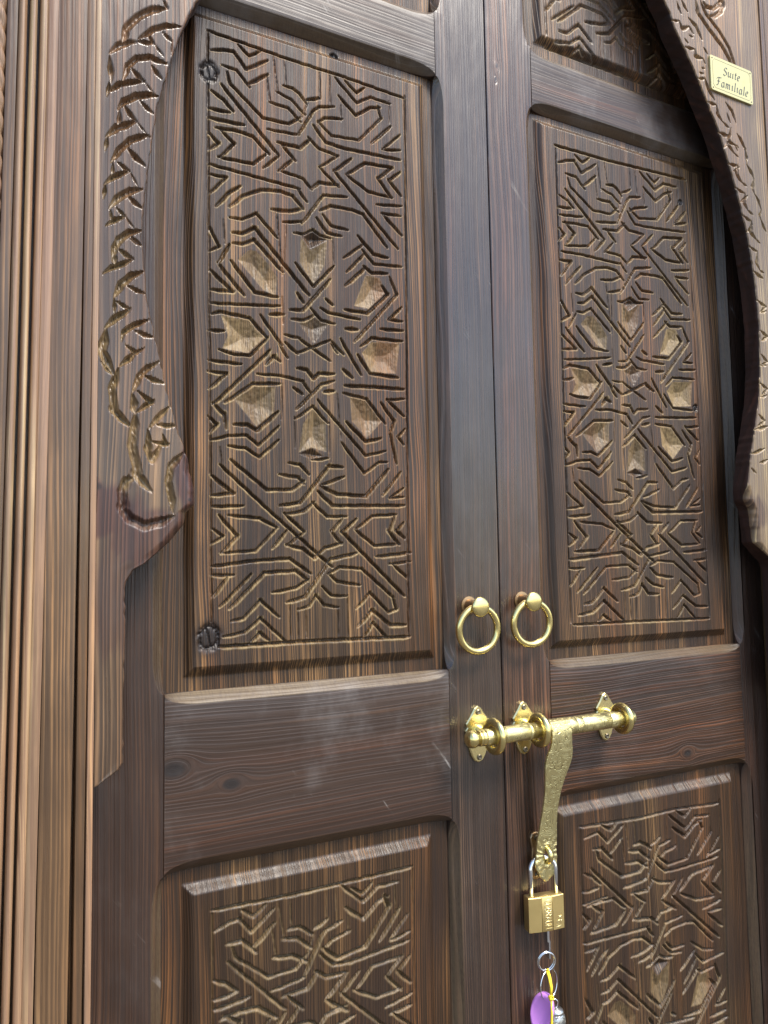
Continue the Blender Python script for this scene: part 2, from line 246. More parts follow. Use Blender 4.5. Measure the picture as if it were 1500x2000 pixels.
MW = {
 'stile_hinge_left': wood('stained_stile_wood', 'z', dark=(0.0310, 0.0162, 0.0105), light=(0.1121, 0.0523, 0.0247), warm=(0.0862, 0.0323, 0.0144), lines=0.6, freq=260, patch=0.35, cathedral=0.0, rough=0.44, scuff=0.3, dust=0.10, bump=1.1, carved=True, warp=0.5),
 'stile': wood('stained_lock_stile_wood', 'z', dark=(0.0248, 0.0152, 0.0109), light=(0.1993, 0.1157, 0.0670), warm=(0.1523, 0.0682, 0.0325), lines=0.7, freq=280, patch=0.40, cathedral=0.0, rough=0.30, streak=230.0, bump=0.9, spec=0.8, dust=0.10, carved=True, warp=0.5, scuff=0.3),
 'stile_red': wood('stained_reddish_stile_wood', 'z', dark=(0.0332, 0.0156, 0.0096), light=(0.2700, 0.1333, 0.0680), warm=(0.2160, 0.0788, 0.0340), lines=0.85, freq=200, patch=0.50, cathedral=0.0, rough=0.31, streak=190.0, bump=0.9, spec=0.75, dust=0.08, knots=((0.0195, 2.1067, 0.0026), (0.0170, 2.0855, 0.0022)), carved=True, warp=0.7, scuff=0.3),
 'rail': wood('stained_rail_wood', 'x', dark=(0.0407, 0.0230, 0.0154), light=(0.1151, 0.0569, 0.0281), warm=(0.1506, 0.0490, 0.0174), lines=0.45, freq=190, patch=0.35, cathedral=0.0, rough=0.42, streak=90.0, knots=((-0.3677, 1.1669, 0.007), (-0.430, 1.190, 0.010)), scuff=1.0, dust=0.5, bump=0.5, warp=0.6, carved=True, cloud=0.7),
 'rail_warm': wood('stained_warm_rail_wood', 'x', dark=(0.0352, 0.0167, 0.0086), light=(0.1760, 0.0715, 0.0252), warm=(0.1760, 0.0540, 0.0147), lines=0.75, freq=230, patch=0.45, cathedral=0.0, rough=0.42, streak=150.0, knots=((0.3397, 1.1133, 0.007),), bump=0.8, dust=0.10, warp=0.7, carved=True, scuff=0.3),
 'panel': wood('stained_carved_panel_wood', 'z', dark=(0.0316, 0.0172, 0.0084), light=(0.3493, 0.1900, 0.0730), warm=(0.2566, 0.1063, 0.0334), lines=0.68, freq=300, patch=0.60, cathedral=0.2, rough=0.42, carved=True, bump=1.0, streak=200.0, warp=0.7, spec=0.45),
 'panel_low': wood('stained_lower_panel_wood', 'z', dark=(0.0275, 0.0150, 0.0073), light=(0.2461, 0.1339, 0.0515), warm=(0.1808, 0.0749, 0.0236), lines=0.6, freq=300, patch=0.60, cathedral=0.2, rough=0.42, carved=True, bump=1.0, streak=200.0, warp=0.7, spec=0.45),
 'arch': wood('stained_arch_wood', 'z', dark=(0.0659, 0.0421, 0.0268), light=(0.3655, 0.2191, 0.1097), warm=(0.2794, 0.1376, 0.0627), lines=0.6, freq=190, patch=0.50, cathedral=0.8, rough=0.31, carved=True, bump=0.9, warp=0.8, cloud=0.5),
 'arch_right': wood('stained_right_arch_wood', 'z', dark=(0.1650, 0.1055, 0.0584), light=(0.5561, 0.4105, 0.1973), warm=(0.4790, 0.2637, 0.1113), lines=0.75, freq=190, patch=0.60, cathedral=0.7, rough=0.38, carved=True, bump=0.9, warp=0.9, cloud=0.6),
 'arch_sawn': wood('sawn_arch_edge_wood', 'z', dark=(0.030, 0.014, 0.011), light=(0.09, 0.034, 0.022), warm=(0.10, 0.034, 0.018), lines=0.6, freq=90, patch=0.4, cathedral=0.0, rough=0.5, bump=0.6, warp=0.8, spec=0.4),
 'jamb': wood('stained_jamb_wood', 'z', dark=(0.1038, 0.0598, 0.0307), light=(0.5746, 0.3283, 0.1445), warm=(0.4390, 0.1985, 0.0730), lines=0.5, freq=230, patch=0.50, cathedral=0.0, rough=0.31, bump=0.8, warp=0.35, cloud=0.6),
 'bead': wood('stained_bead_wood', 'z', dark=(0.2964, 0.1760, 0.1055), light=(0.6380, 0.5069, 0.2790), warm=(0.6258, 0.3270, 0.1473), lines=0.5, freq=240, patch=0.70, cathedral=0.0, rough=0.31, bump=0.7, warp=0.25, cloud=0.5),
 'brass': metal('polished_brass', (0.84, 0.70, 0.30), 0.24, tarnish=0.25, bump=0.10),
 'brass_dull': metal('tarnished_brass', (0.36, 0.24, 0.13), 0.45, tarnish=0.6, bump=0.3),
 'brass_engraved': metal('engraved_brass', (0.86, 0.76, 0.38), 0.33, engrave=1.0, tarnish=0.12, bump=0.45),
 'brass_cast': metal('cast_brass', (0.86, 0.74, 0.36), 0.26, tarnish=0.25, bump=0.35, scale=140),
 'brass_lock': metal('satin_lock_brass', (0.86, 0.66, 0.28), 0.40, tarnish=0.10, bump=0.08),
 'brass_cut': metal('lock_lettering_brass', (0.90, 0.80, 0.48), 0.42, tarnish=0.0, bump=0.05),
 'lock_line': metal('lock_scored_line', (0.30, 0.20, 0.07), 0.5, tarnish=0.2, bump=0.05),
 'steel': metal('chromed_steel', (0.78, 0.80, 0.82), 0.18, tarnish=0.05, bump=0.05, dark=(0.2, 0.2, 0.2)),
 'silver': metal('worn_silver', (0.62, 0.62, 0.60), 0.30, tarnish=0.3, bump=0.2, dark=(0.1, 0.1, 0.1)),
 'silver_engraved': metal('engraved_silver', (0.50, 0.50, 0.47), 0.34, engrave=1.0, tarnish=0.35, bump=0.7, dark=(0.03, 0.03, 0.03)),
 'screw': metal('dark_screw_steel', (0.22, 0.19, 0.14), 0.4, tarnish=0.5, bump=0.2, dark=(0.05, 0.05, 0.05)),
 'plate': metal('pale_brass_plate', (0.52, 0.48, 0.24), 0.45, metallic=0.4, tarnish=0.08, bump=0.08),
 'ink': metal('engraved_black_paint', (0.05, 0.06, 0.05), 0.5, metallic=0.0, tarnish=0.0, bump=0.05, dark=(0.02, 0.02, 0.02)),
 'violet': metal('violet_plastic', (0.66, 0.27, 0.74), 0.35, metallic=0.0, tarnish=0.0, bump=0.1, dark=(0.3, 0.1, 0.5)),
 'yellow': metal('yellow_cord_fibre', (0.85, 0.62, 0.03), 0.6, metallic=0.0, tarnish=0.3, bump=0.6, scale=900, dark=(0.6, 0.40, 0.02)),
}

# ------------------------------------------------------------------ mesh helpers
def thing(name, label, cat, loc=(0, 0, 0), group=None):
    o = bpy.data.objects.new(name, None)
    scene.collection.objects.link(o)
    o.location = loc
    o.empty_display_size = 0.02
    o['label'] = label; o['category'] = cat
    if group: o['group'] = group
    return o

def origin_of(parent):
    v = Vector((0, 0, 0))
    while parent is not None:
        v += parent.location; parent = parent.parent
    return v

def link_mesh(name, me, mat, parent, smooth=True):
    me.materials.append(mat)
    if smooth:
        me.polygons.foreach_set('use_smooth', np.ones(len(me.polygons), dtype=bool))
    me.update()
    o = bpy.data.objects.new(name, me)
    scene.collection.objects.link(o)
    o.parent = parent
    return o

def add(name, verts, faces, mat, parent, smooth=True, sharp=None, attrs=None, pivot=None):
    """one mesh object; verts in world measures, moved to its parent's frame"""
    v = np.asarray(verts, dtype=np.float64)
    off = np.array(origin_of(parent))
    piv = v.mean(axis=0) if pivot is None else np.array(pivot)
    me = bpy.data.meshes.new(name)
    if isinstance(faces, np.ndarray):
        n = len(faces); k = faces.shape[1]
        me.vertices.add(len(v)); me.vertices.foreach_set('co', (v - piv).astype(np.float32).ravel())
        me.loops.add(n * k); me.loops.foreach_set('vertex_index', faces.astype(np.int32).ravel())
        me.polygons.add(n); me.polygons.foreach_set('loop_start', np.arange(0, n * k, k, dtype=np.int32))
        me.update(calc_edges=True)
    else:
        me.from_pydata((v - piv).tolist(), [], faces)
    for an, av in (attrs or {}).items():
        at = me.attributes.new(an, 'FLOAT', 'POINT'); at.data.foreach_set('value', np.asarray(av, dtype=np.float32).ravel())
    me.validate()
    o = link_mesh(name, me, mat, parent, smooth)
    o.location = piv - off
    if sharp is not None:
        me.set_sharp_from_angle(angle=math.radians(sharp))
    return o

def grid_faces(nr, nc, flip=False):
    i = np.arange(nr - 1)[:, None] * nc + np.arange(nc - 1)[None, :]
    f = np.stack([i, i + 1, i + nc + 1, i + nc], -1).reshape(-1, 4)
    return f[:, ::-1] if flip else f

def tube(path, rad, seg=12, closed=False, caps=True):
    """swept tube: verts, faces; rad a number or one per point"""
    P = np.asarray(path, float); n = len(P)
    rad = np.broadcast_to(np.asarray(rad, float), (n,))
    if closed: T = np.roll(P, -1, 0) - np.roll(P, 1, 0)
    else: T = np.gradient(P, axis=0)
    T /= np.linalg.norm(T, axis=1)[:, None]
    up = np.array([0., 0., 1.]) if abs(T[0][2]) < .9 else np.array([1., 0., 0.])
    nrm = np.cross(T[0], up); nrm /= np.linalg.norm(nrm)
    V = []
    for i in range(n):
        nrm = nrm - T[i] * (nrm @ T[i]); nrm /= np.linalg.norm(nrm)
        bi = np.cross(T[i], nrm)
        a = np.linspace(0, 2 * math.pi, seg, endpoint=False)
        V.append(P[i] + rad[i] * (np.cos(a)[:, None] * nrm + np.sin(a)[:, None] * bi))
    V = np.concatenate(V)
    F = []
    m = n if closed else n - 1
    for i in range(m):
        j = (i + 1) % n
        for k in range(seg):
            k2 = (k + 1) % seg
            F.append((i * seg + k, i * seg + k2, j * seg + k2, j * seg + k))
    if not closed and caps:
        F.append(tuple(range(seg))[::-1]); F.append(tuple((n - 1) * seg + k for k in range(seg)))
    return V, F

def ring(c, r, tr, normal, seg=48, ts=12, sq=1.0):
    n = Vector(normal).normalized()
    u = n.orthogonal().normalized()
    if abs(n.z) < .9: u = Vector((0, 0, 1)).cross(n).normalized()
    w = n.cross(u)
    a = np.linspace(0, 2 * math.pi, seg, endpoint=False)
    P = np.array(c) + r * (np.cos(a)[:, None] * np.array(u) + np.sin(a)[:, None] * np.array(w) * sq)
    return tube(P, tr, ts, True)

def lathe(prof, c, axis, seg=28):
    """prof: (distance along axis, radius)"""
    n = Vector(axis).normalized(); u = n.orthogonal().normalized(); w = n.cross(u)
    a = np.linspace(0, 2 * math.pi, seg, endpoint=False)
    V = np.concatenate([np.array(c) + d * np.array(n) + r * (np.cos(a)[:, None] * np.array(u) + np.sin(a)[:, None] * np.array(w)) for d, r in prof])
    F = []
    for i in range(len(prof) - 1):
        for k in range(seg):
            k2 = (k + 1) % seg
            F.append((i * seg + k, i * seg + k2, (i + 1) * seg + k2, (i + 1) * seg + k))
    F.append(tuple(range(seg))[::-1]); F.append(tuple((len(prof) - 1) * seg + k for k in range(seg)))
    return V, F

def prism(outline, y0, y1, bev=0.0012):
    """outline (x, z) counter-clockwise seen from the front; front at y0 (towards the viewer), back at y1"""
    O = np.asarray(outline, float); n = len(O)
    e = np.roll(O, -1, 0) - np.roll(O, 1, 0); e /= np.linalg.norm(e, axis=1)[:, None]
    inn = O + bev * np.stack([-e[:, 1], e[:, 0]], 1)
    V = np.concatenate([np.c_[inn[:, 0], np.full(n, y0), inn[:, 1]], np.c_[O[:, 0], np.full(n, y0 + bev), O[:, 1]], np.c_[O[:, 0], np.full(n, y1), O[:, 1]]])
    F = [tuple(range(n))]
    for r in range(2):
        for k in range(n):
            k2 = (k + 1) % n
            F.append((r * n + k2, r * n + k, (r + 1) * n + k, (r + 1) * n + k2))
    F.append(tuple(2 * n + k for k in range(n))[::-1])
    return V, F

def merge(*parts):
    V, F, o = [], [], 0
    for v, f in parts:
        V.append(np.asarray(v)); F += [tuple(i + o for i in q) for q in f]; o += len(v)
    return np.concatenate(V), F

def vnoise(shape, cell, seed):
    """smooth random field"""
    g = np.random.default_rng(seed)
    ny, nx = int(shape[0] / cell[0]) + 3, int(shape[1] / cell[1]) + 3
    c = g.random((ny, nx))
    y = np.arange(shape[0]) / cell[0]; x = np.arange(shape[1]) / cell[1]
    yi, xi = y.astype(int), x.astype(int)
    fy, fx = y - yi, x - xi
    fy = fy * fy * (3 - 2 * fy); fx = fx * fx * (3 - 2 * fx)
    a = c[yi][:, xi] * (1 - fx) + c[yi][:, xi + 1] * fx
    b = c[yi + 1][:, xi] * (1 - fx) + c[yi + 1][:, xi + 1] * fx
    return a * (1 - fy)[:, None] + b * fy[:, None]

def cut_lines(XX, ZZ, polys, half, depth, seed):
    """V cuts along polylines: depth field over the sample points (rows in z, columns in x)"""
    D = np.zeros_like(XX); LIP_LIT = np.zeros_like(XX)
    g = np.random.default_rng(seed)
    zr = ZZ[:, 0]
    for w, P in polys:
        L = np.r_[0, np.cumsum(np.linalg.norm(np.diff(P, axis=0), axis=1))]
        tot = L[-1]
        hw0 = half * (w if w < 1 else 1 + .5 * (w - 1)) * g.uniform(.85, 1.18)
        dp0 = depth * w * g.uniform(.85, 1.15) if w < 1 else depth * (1 + .2 * (w - 1)) * g.uniform(.9, 1.2)
        for i in range(len(P) - 1):
            a, b = P[i], P[i + 1]
            if hw0 <= 0 or np.allclose(a, b): continue
            pad = hw0 * 3.2
            r0 = np.searchsorted(zr, min(a[1], b[1]) - pad); r1 = np.searchsorted(zr, max(a[1], b[1]) + pad)
            if r1 <= r0: continue
            xs, zs = XX[r0:r1], ZZ[r0:r1]
            cm = ((xs > min(a[0], b[0]) - pad) & (xs < max(a[0], b[0]) + pad)).any(axis=0)
            if not cm.any(): continue
            c0, c1 = np.argmax(cm), len(cm) - np.argmax(cm[::-1])
            xs, zs = xs[:, c0:c1], zs[:, c0:c1]
            d = b - a; l2 = d @ d
            t = np.clip(((xs - a[0]) * d[0] + (zs - a[1]) * d[1]) / l2, 0, 1)
            # the chisel wanders a little
            s = L[i] + t * math.sqrt(l2)
            wob = .00018 * np.sin(s * 330 + L[i] * 900 + w * 7)
            ox, oz = -d[1] / math.sqrt(l2) * wob, d[0] / math.sqrt(l2) * wob
            ex, ez = xs - a[0] - t * d[0] - ox, zs - a[1] - t * d[1] - oz
            dist = np.hypot(ex, ez)
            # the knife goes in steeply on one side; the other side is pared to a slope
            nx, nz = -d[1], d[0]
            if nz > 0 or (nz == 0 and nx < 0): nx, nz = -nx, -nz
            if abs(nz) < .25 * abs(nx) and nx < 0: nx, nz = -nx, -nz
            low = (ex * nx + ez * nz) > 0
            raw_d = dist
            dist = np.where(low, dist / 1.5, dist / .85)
            end = np.clip(np.minimum(s, tot - s) / (.008 if half < .003 else .012), 0, 1)
            k = .66 + .34 * end if half < .003 else .30 + .70 * end
            q = 1 - dist / (hw0 * k)
            dep = dp0 * k * np.clip(q * 1.25, 0, 1)
            sub = D[r0:r1, c0:c1]
            np.maximum(sub, dep, out=sub)
            wr = np.clip(1.25 - np.abs(dist / (hw0 * k) - 1.05) / .55, 0, 1) * (w >= 1) * np.where(low, 1.0, .25)  # painted highlight: strong on the lower lip, faint on the upper
            sub = LIP_LIT[r0:r1, c0:c1]
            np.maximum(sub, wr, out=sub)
    return D, LIP_LIT

def cut_pockets(XX, ZZ, polys, slope, maxd):
    D = np.zeros_like(XX); IN = np.zeros_like(XX)
    for w, P in polys:
        n = len(P)
        m = (XX > P[:, 0].min()) & (XX < P[:, 0].max()) & (ZZ > P[:, 1].min()) & (ZZ < P[:, 1].max())
        if not m.any(): continue
        x, z = XX[m], ZZ[m]
        ins = np.zeros(len(x), bool); dm = np.full(len(x), 9.0)
        for i in range(n):
            a, b = P[i], P[(i + 1) % n]
            cr = ((a[1] > z) != (b[1] > z)) & (x < (b[0] - a[0]) * (z - a[1]) / (b[1] - a[1] + 1e-12) + a[0])
            ins ^= cr
            d = b - a; t = np.clip(((x - a[0]) * d[0] + (z - a[1]) * d[1]) / (d @ d), 0, 1)
            dm = np.minimum(dm, np.hypot(x - a[0] - t * d[0], z - a[1] - t * d[1]))
        dep = np.where(ins, np.minimum(dm * slope, maxd), 0)
        D[m] = np.maximum(D[m], dep); IN[m] = np.maximum(IN[m], ins * np.clip(dm / .0006, 0, 1))
    return D, IN

def sstep(x, a, b):
    t = np.clip((x - a) / (b - a), 0, 1)
    return t * t * (3 - 2 * t)

# ------------------------------------------------------------------ boards with stopped chamfers
def board(name, parent, mat, axis, a0, a1, b0, b1, cham0=(), cham1=(), back=0.036, cw=0.0125, cd=0.0118, y=0.0, run=0.040, wear=(.13, .13)):
    """a: along the grain, b: across. cham0/cham1: lists of (start, end) along a where the low/high edge is chamfered,
    each running out in a rounded tongue"""
    st = set(np.linspace(a0, a1, 30).tolist())
    for s, e in list(cham0) + list(cham1):
        for t in np.linspace(0, 1, 15):
            q = 1 - math.cos(t * math.pi / 2)
            for v in (s + run * q, e - run * q):
                if a0 <= v <= a1: st.add(v)
    st = np.array(sorted(st)); st = st[np.r_[True, np.diff(st) > 1e-5]]
    def cham(ls):
        c = np.zeros(len(st))
        for s, e in ls:
            t = np.clip(np.minimum(st - s, e - st) / run, 0, 1)
            c = np.maximum(c, np.where((st >= s) & (st <= e), np.sqrt(np.maximum(0, 1 - (1 - t) ** 2)), 0))
        return c
    c0, c1 = cham(cham0), cham(cham1)
    e0 = 0.0010
    w0, w1 = np.maximum(c0 * cw, e0), np.maximum(c1 * cw, e0)
    d0, d1 = np.maximum(c0 * cd, e0), np.maximum(c1 * cd, e0)
    rows = []; wr = []
    for i, s in enumerate(st):
        wr.append([0, 0, wear[0] * c0[i], wear[0] * c0[i], 0, 0, 0, 0, 0, 0, wear[1] * c1[i], wear[1] * c1[i], 0, 0])
        pr = [(b0, back), (b0, y + d0[i]), (b0 + w0[i] * .06, y + d0[i] * .90), (b0 + w0[i] * .94, y + d0[i] * .04), (b0 + w0[i] + .0008, y)]
        for f in (.2, .4, .6, .8):
            pr.append((b0 + (b1 - b0) * f, y))
        pr += [(b1 - w1[i] - .0008, y), (b1 - w1[i] * .94, y + d1[i] * .04), (b1 - w1[i] * .06, y + d1[i] * .90), (b1, y + d1[i]), (b1, back)]
        rows.append([(b, yy, s) if axis == 'z' else (s, yy, b) for b, yy in pr])
    k = len(rows[0])
    V = np.array(rows).reshape(-1, 3)
    F = [tuple(q) for q in grid_faces(len(st), k, flip=(axis == 'x'))]
    F += [tuple(range(k))[::(-1 if axis == 'z' else 1)], tuple((len(st) - 1) * k + j for j in range(k))[::(1 if axis == 'z' else -1)]]
    return add(name, V, F, mat, parent, True, sharp=17, attrs={'raw_lit': np.array(wr)})

# ------------------------------------------------------------------ carved panels
PAT = parse(PATTERN, .001); PET = parse(PETALS, .001); NOT = parse(PETAL_NOTCHES, .001)

def to_field(polys, q):
    """q: corners of the carved field bl, br, tl, tr"""
    q = np.array(q); out = []
    for w, P in polys:
        u, v = P[:, 0:1], P[:, 1:2]
        X = (q[0] * (1 - u) + q[1] * u) * (1 - v) + (q[2] * (1 - u) + q[3] * u) * v
        out.append((w, X))
    return out

def spaced(segs):
    out = [np.array([segs[0][0]])]
    for a, b, st in segs:
        n = max(2, int(round((b - a) / st)) + 1)
        out.append(np.linspace(a, b, n)[1:])
    return np.concatenate(out)

def panel(parent, mat, rx, rz, fx, fz, corners, xs, zs, seed, raw_k=1.0, jitter=0.0, extra_knots=(), name='carved_panel', bev=.011, groove_raw=.05, lip_light=.66, half=.0019, depth=.0046):
    """a fielded panel: flat rim at y = .012, sloped rise, field at y = .003 with the strapwork cut into it"""
    XX, ZZ = np.meshgrid(xs, zs)
    d = np.minimum(np.minimum(XX - fx[0], fx[1] - XX), np.minimum(ZZ - fz[0], fz[1] - ZZ))
    t = np.clip((d + bev) / bev, 0, 1)
    rise = .55 * (t * t * (3 - 2 * t)) + .45 * np.where(t > .97, 1, t * .9)
    Y = .0122 - .0092 * rise
    flat = t >= .9999
    wav = vnoise(XX.shape, (90, 60), seed + 5) - .5
    Y += wav * .0006
    polys = to_field(PAT, corners)
    g = np.random.default_rng(seed)
    if jitter:
        polys = [(w, P + g.normal(0, jitter, (1, 2)) + g.normal(0, jitter * .5, P.shape)) for w, P in polys]
    # cuts run on a touch so that neighbouring straps meet
    ext = []
    for w, P in polys:
        P = P.copy(); a, b = P[0] - P[1], P[-1] - P[-2]
        P[0] += a / np.linalg.norm(a) * .0017; P[-1] += b / np.linalg.norm(b) * .0017
        P[:, 0] = np.clip(P[:, 0], min(c[0] for c in corners), max(c[0] for c in corners))
        ext.append((w, P))
    polys = ext
    q = np.array(corners)
    polys += [(.75, np.array([q[0], q[2]])), (.75, np.array([q[1], q[3]]))]
    D, LIP_LIT = cut_lines(XX, ZZ, polys, half, depth, seed)
    pets = to_field(PET, corners)
    Dp, IN = cut_pockets(XX, ZZ, pets, .40, .0065)
    Dn, IN2 = cut_pockets(XX, ZZ, to_field(NOT, corners), .9, .0070)
    Dp = np.maximum(Dp, Dn)
    chis = vnoise(XX.shape, (3, 3), seed + 1) - .5
    D = np.where(D > .0002, D * (1 + .22 * chis), 0)
    Dall = np.maximum(D, Dp + (IN > 0) * chis * .0006)
    # every petal lost its stain to a different degree
    lvl = np.zeros_like(XX)
    for i, (w, P) in enumerate(pets):
        m = (XX > P[:, 0].min()) & (XX < P[:, 0].max()) & (ZZ > P[:, 1].min()) & (ZZ < P[:, 1].max())
        lvl[m] = g.uniform(.30, .72) if i not in (1, 4, 6) else (.12 if i == 4 else .35)
    raw_lit = np.clip(IN * lvl * raw_k, 0, 1)
    # lit lower lips of the cuts painted in as paler wood, unevenly
    lip_vary = vnoise(XX.shape, (14, 10), seed + 3)
    raw_lit = np.maximum(raw_lit, groove_raw * np.clip(D / .002, 0, 1))
    raw_lit = np.maximum(raw_lit, np.clip(LIP_LIT, 0, 1) * np.clip(lip_vary * 1.5 - .10, 0, 1) * lip_light * (D < .0030))
    raw_lit *= (1 - IN2)
    kn = np.zeros_like(XX)
    for kx, kz, kr in extra_knots:
        ang = np.arctan2(ZZ - kz, XX - kx)
        rr = np.hypot(XX - kx, (ZZ - kz) * .9) / (kr * (1 + .06 * np.sin(ang * 2 + kx * 50) + .04 * np.sin(ang * 5)))
        kn = np.maximum(kn, sstep(rr, 1.9, .8))
        crack = np.clip(1 - np.abs((ZZ - kz) * .25 + (XX - kx)) / .0012, 0, 1) * (rr < .8)
        Dall = np.where(rr < 1.15, 0.0, Dall)
        Dall = np.maximum(Dall, .0034 * np.exp(-((rr - .95) / .20) ** 2) * (.7 + chis) + .003 * crack + .0018 * (rr < .9))
    Y = Y + Dall
    V = np.stack([XX, Y, ZZ], -1).reshape(-1, 3)
    F = grid_faces(len(zs), len(xs))
    return add(name, V, F, mat, parent, True, attrs={'raw_lit': raw_lit, 'knot': kn})

RES = .00092
ZM0, ZM1 = 1.0815, 1.2695      # middle rail
ZT0, ZT1 = 2.0625, 2.1535      # upper rail
ZB0, ZB1 = 0.12, 0.30          # bottom rail
ZU0, ZU1 = 2.46, 2.56          # top rail above the frame of the picture
LX0, LX1 = -0.4403, -0.0832    # left leaf: opening between its stiles
RX0, RX1 = 0.0805, 0.4690      # right leaf

opens = [(ZB1, ZM0), (ZM1, ZT0), (ZT1, ZU0)]

# ------------------------------------------------------------------ ground in front of the door, unseen, added for bounce light and reflections
def stone():
    mat, nt, bs = new_mat('worn_stone_paving'); N = NT(nt)
    tc = N.node('ShaderNodeTexCoord').outputs['Object']
    n1 = N.noise(tc, 3.0, 5.0, 0.6)
    N.put(bs.inputs['Base Color'], N.mix(n1, (0.05, 0.043, 0.036), (0.11, 0.095, 0.08)))
    bs.inputs['Roughness'].default_value = 0.8
    return mat
V = [(-40, -40, ZB0 - .02), (40, -40, ZB0 - .02), (40, 1.0, ZB0 - .02), (-40, 1.0, ZB0 - .02)]
gr_ = add('ground', V, [(0, 1, 2, 3)], stone(), None, False)
gr_['kind'] = 'structure'

# ------------------------------------------------------------------ left leaf
leaf_l = thing('door_leaf', 'left leaf of the dark carved wooden door, with ring pull and no padlock', 'door', (-0.26, 0.0, ZB0), 'leaves of the double door')
board('stile', leaf_l, MW['stile_hinge_left'], 'z', ZB0, ZU1, -0.527, LX0, (), opens)
board('stile', leaf_l, MW['stile'], 'z', ZB0, ZU1, LX1, -0.0007, opens, ())
board('rail', leaf_l, MW['rail'], 'x', LX0 + .0004, LX1 - .0004, ZM0, ZM1, [(LX0, LX1)], [(LX0, LX1)], wear=(.10, .26))
board('rail', leaf_l, MW['rail'], 'x', LX0 + .0004, LX1 - .0004, ZT0, ZT1, [(LX0, LX1)], [(LX0, LX1)])
board('rail', leaf_l, MW['rail'], 'x', LX0 + .0004, LX1 - .0004, ZB0, ZB1, (), [(LX0, LX1)])
board('rail', leaf_l, MW['rail'], 'x', LX0 + .0004, LX1 - .0004, ZU0, ZU1, [(LX0, LX1)], ())
qL = [(-.3887, 1.3177), (-.1394, 1.3146), (-.3929, 2.0267), (-.1300, 2.0221)]
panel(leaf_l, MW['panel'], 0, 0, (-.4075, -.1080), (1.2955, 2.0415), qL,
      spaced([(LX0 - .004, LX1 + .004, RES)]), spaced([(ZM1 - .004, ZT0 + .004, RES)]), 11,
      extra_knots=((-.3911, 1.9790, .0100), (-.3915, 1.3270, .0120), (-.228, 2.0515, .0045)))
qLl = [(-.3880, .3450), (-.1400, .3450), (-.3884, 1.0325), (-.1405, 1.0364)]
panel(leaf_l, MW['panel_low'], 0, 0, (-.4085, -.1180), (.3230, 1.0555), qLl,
      spaced([(LX0 - .004, LX1 + .004, .0013)]), spaced([(ZB1 - .004, .78, .0045), (.78, ZM0 + .004, .0012)]), 12, jitter=.0012, groove_raw=.24, raw_k=.8, lip_light=.42)
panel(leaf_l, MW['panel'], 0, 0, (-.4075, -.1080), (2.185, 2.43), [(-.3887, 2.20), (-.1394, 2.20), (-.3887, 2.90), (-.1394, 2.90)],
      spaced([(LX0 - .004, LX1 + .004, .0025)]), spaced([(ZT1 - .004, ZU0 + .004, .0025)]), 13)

# ------------------------------------------------------------------ right leaf
leaf_r = thing('door_leaf', 'right leaf of the dark carved wooden door, the one carrying the padlock', 'door', (0.27, 0.0, ZB0), 'leaves of the double door')
board('stile', leaf_r, MW['stile_red'], 'z', ZB0, ZU1, 0.0007, RX0, (), opens)
board('stile', leaf_r, MW['stile_hinge_left'], 'z', ZB0, ZU1, RX1, 0.527, opens, ())
board('rail', leaf_r, MW['rail_warm'], 'x', RX0 + .0004, RX1 - .0004, ZM0, ZM1, [(RX0, RX1)], [(RX0, RX1)], wear=(.10, .20))
board('rail', leaf_r, MW['rail'], 'x', RX0 + .0004, RX1 - .0004, ZT0, ZT1, [(RX0, RX1)], [(RX0, RX1)])
board('rail', leaf_r, MW['rail'], 'x', RX0 + .0004, RX1 - .0004, ZB0, ZB1, (), [(RX0, RX1)])
board('rail', leaf_r, MW['rail'], 'x', RX0 + .0004, RX1 - .0004, ZU0, ZU1, [(RX0, RX1)], ())
qR = [(.1229, 1.3187), (.4053, 1.3157), (.1244, 2.0120), (.3979, 2.0267)]
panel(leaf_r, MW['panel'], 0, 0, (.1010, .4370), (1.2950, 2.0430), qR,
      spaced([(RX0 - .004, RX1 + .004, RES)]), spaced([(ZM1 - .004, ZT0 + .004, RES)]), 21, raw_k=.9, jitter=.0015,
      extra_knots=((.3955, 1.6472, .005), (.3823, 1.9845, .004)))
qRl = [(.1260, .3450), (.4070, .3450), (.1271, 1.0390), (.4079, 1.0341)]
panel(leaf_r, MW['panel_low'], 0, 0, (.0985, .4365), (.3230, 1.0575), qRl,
      spaced([(RX0 - .004, RX1 + .004, .0013)]), spaced([(ZB1 - .004, .62, .0045), (.62, ZM0 + .004, .0012)]), 22, raw_k=.75, jitter=.0016, groove_raw=.12, lip_light=.40)
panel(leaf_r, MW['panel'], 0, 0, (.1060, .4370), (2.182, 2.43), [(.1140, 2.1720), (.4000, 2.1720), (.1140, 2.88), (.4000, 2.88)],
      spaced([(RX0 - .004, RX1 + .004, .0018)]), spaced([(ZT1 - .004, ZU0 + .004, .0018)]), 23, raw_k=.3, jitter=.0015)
V, F = prism([(-.03, ZB0), (.03, ZB0), (.03, ZU1), (-.03, ZU1)], .030, .050)
add('joint_backing', V, F, MW['stile_hinge_left'], leaf_r, False)  # unseen backing, added to keep light from leaking through the joint

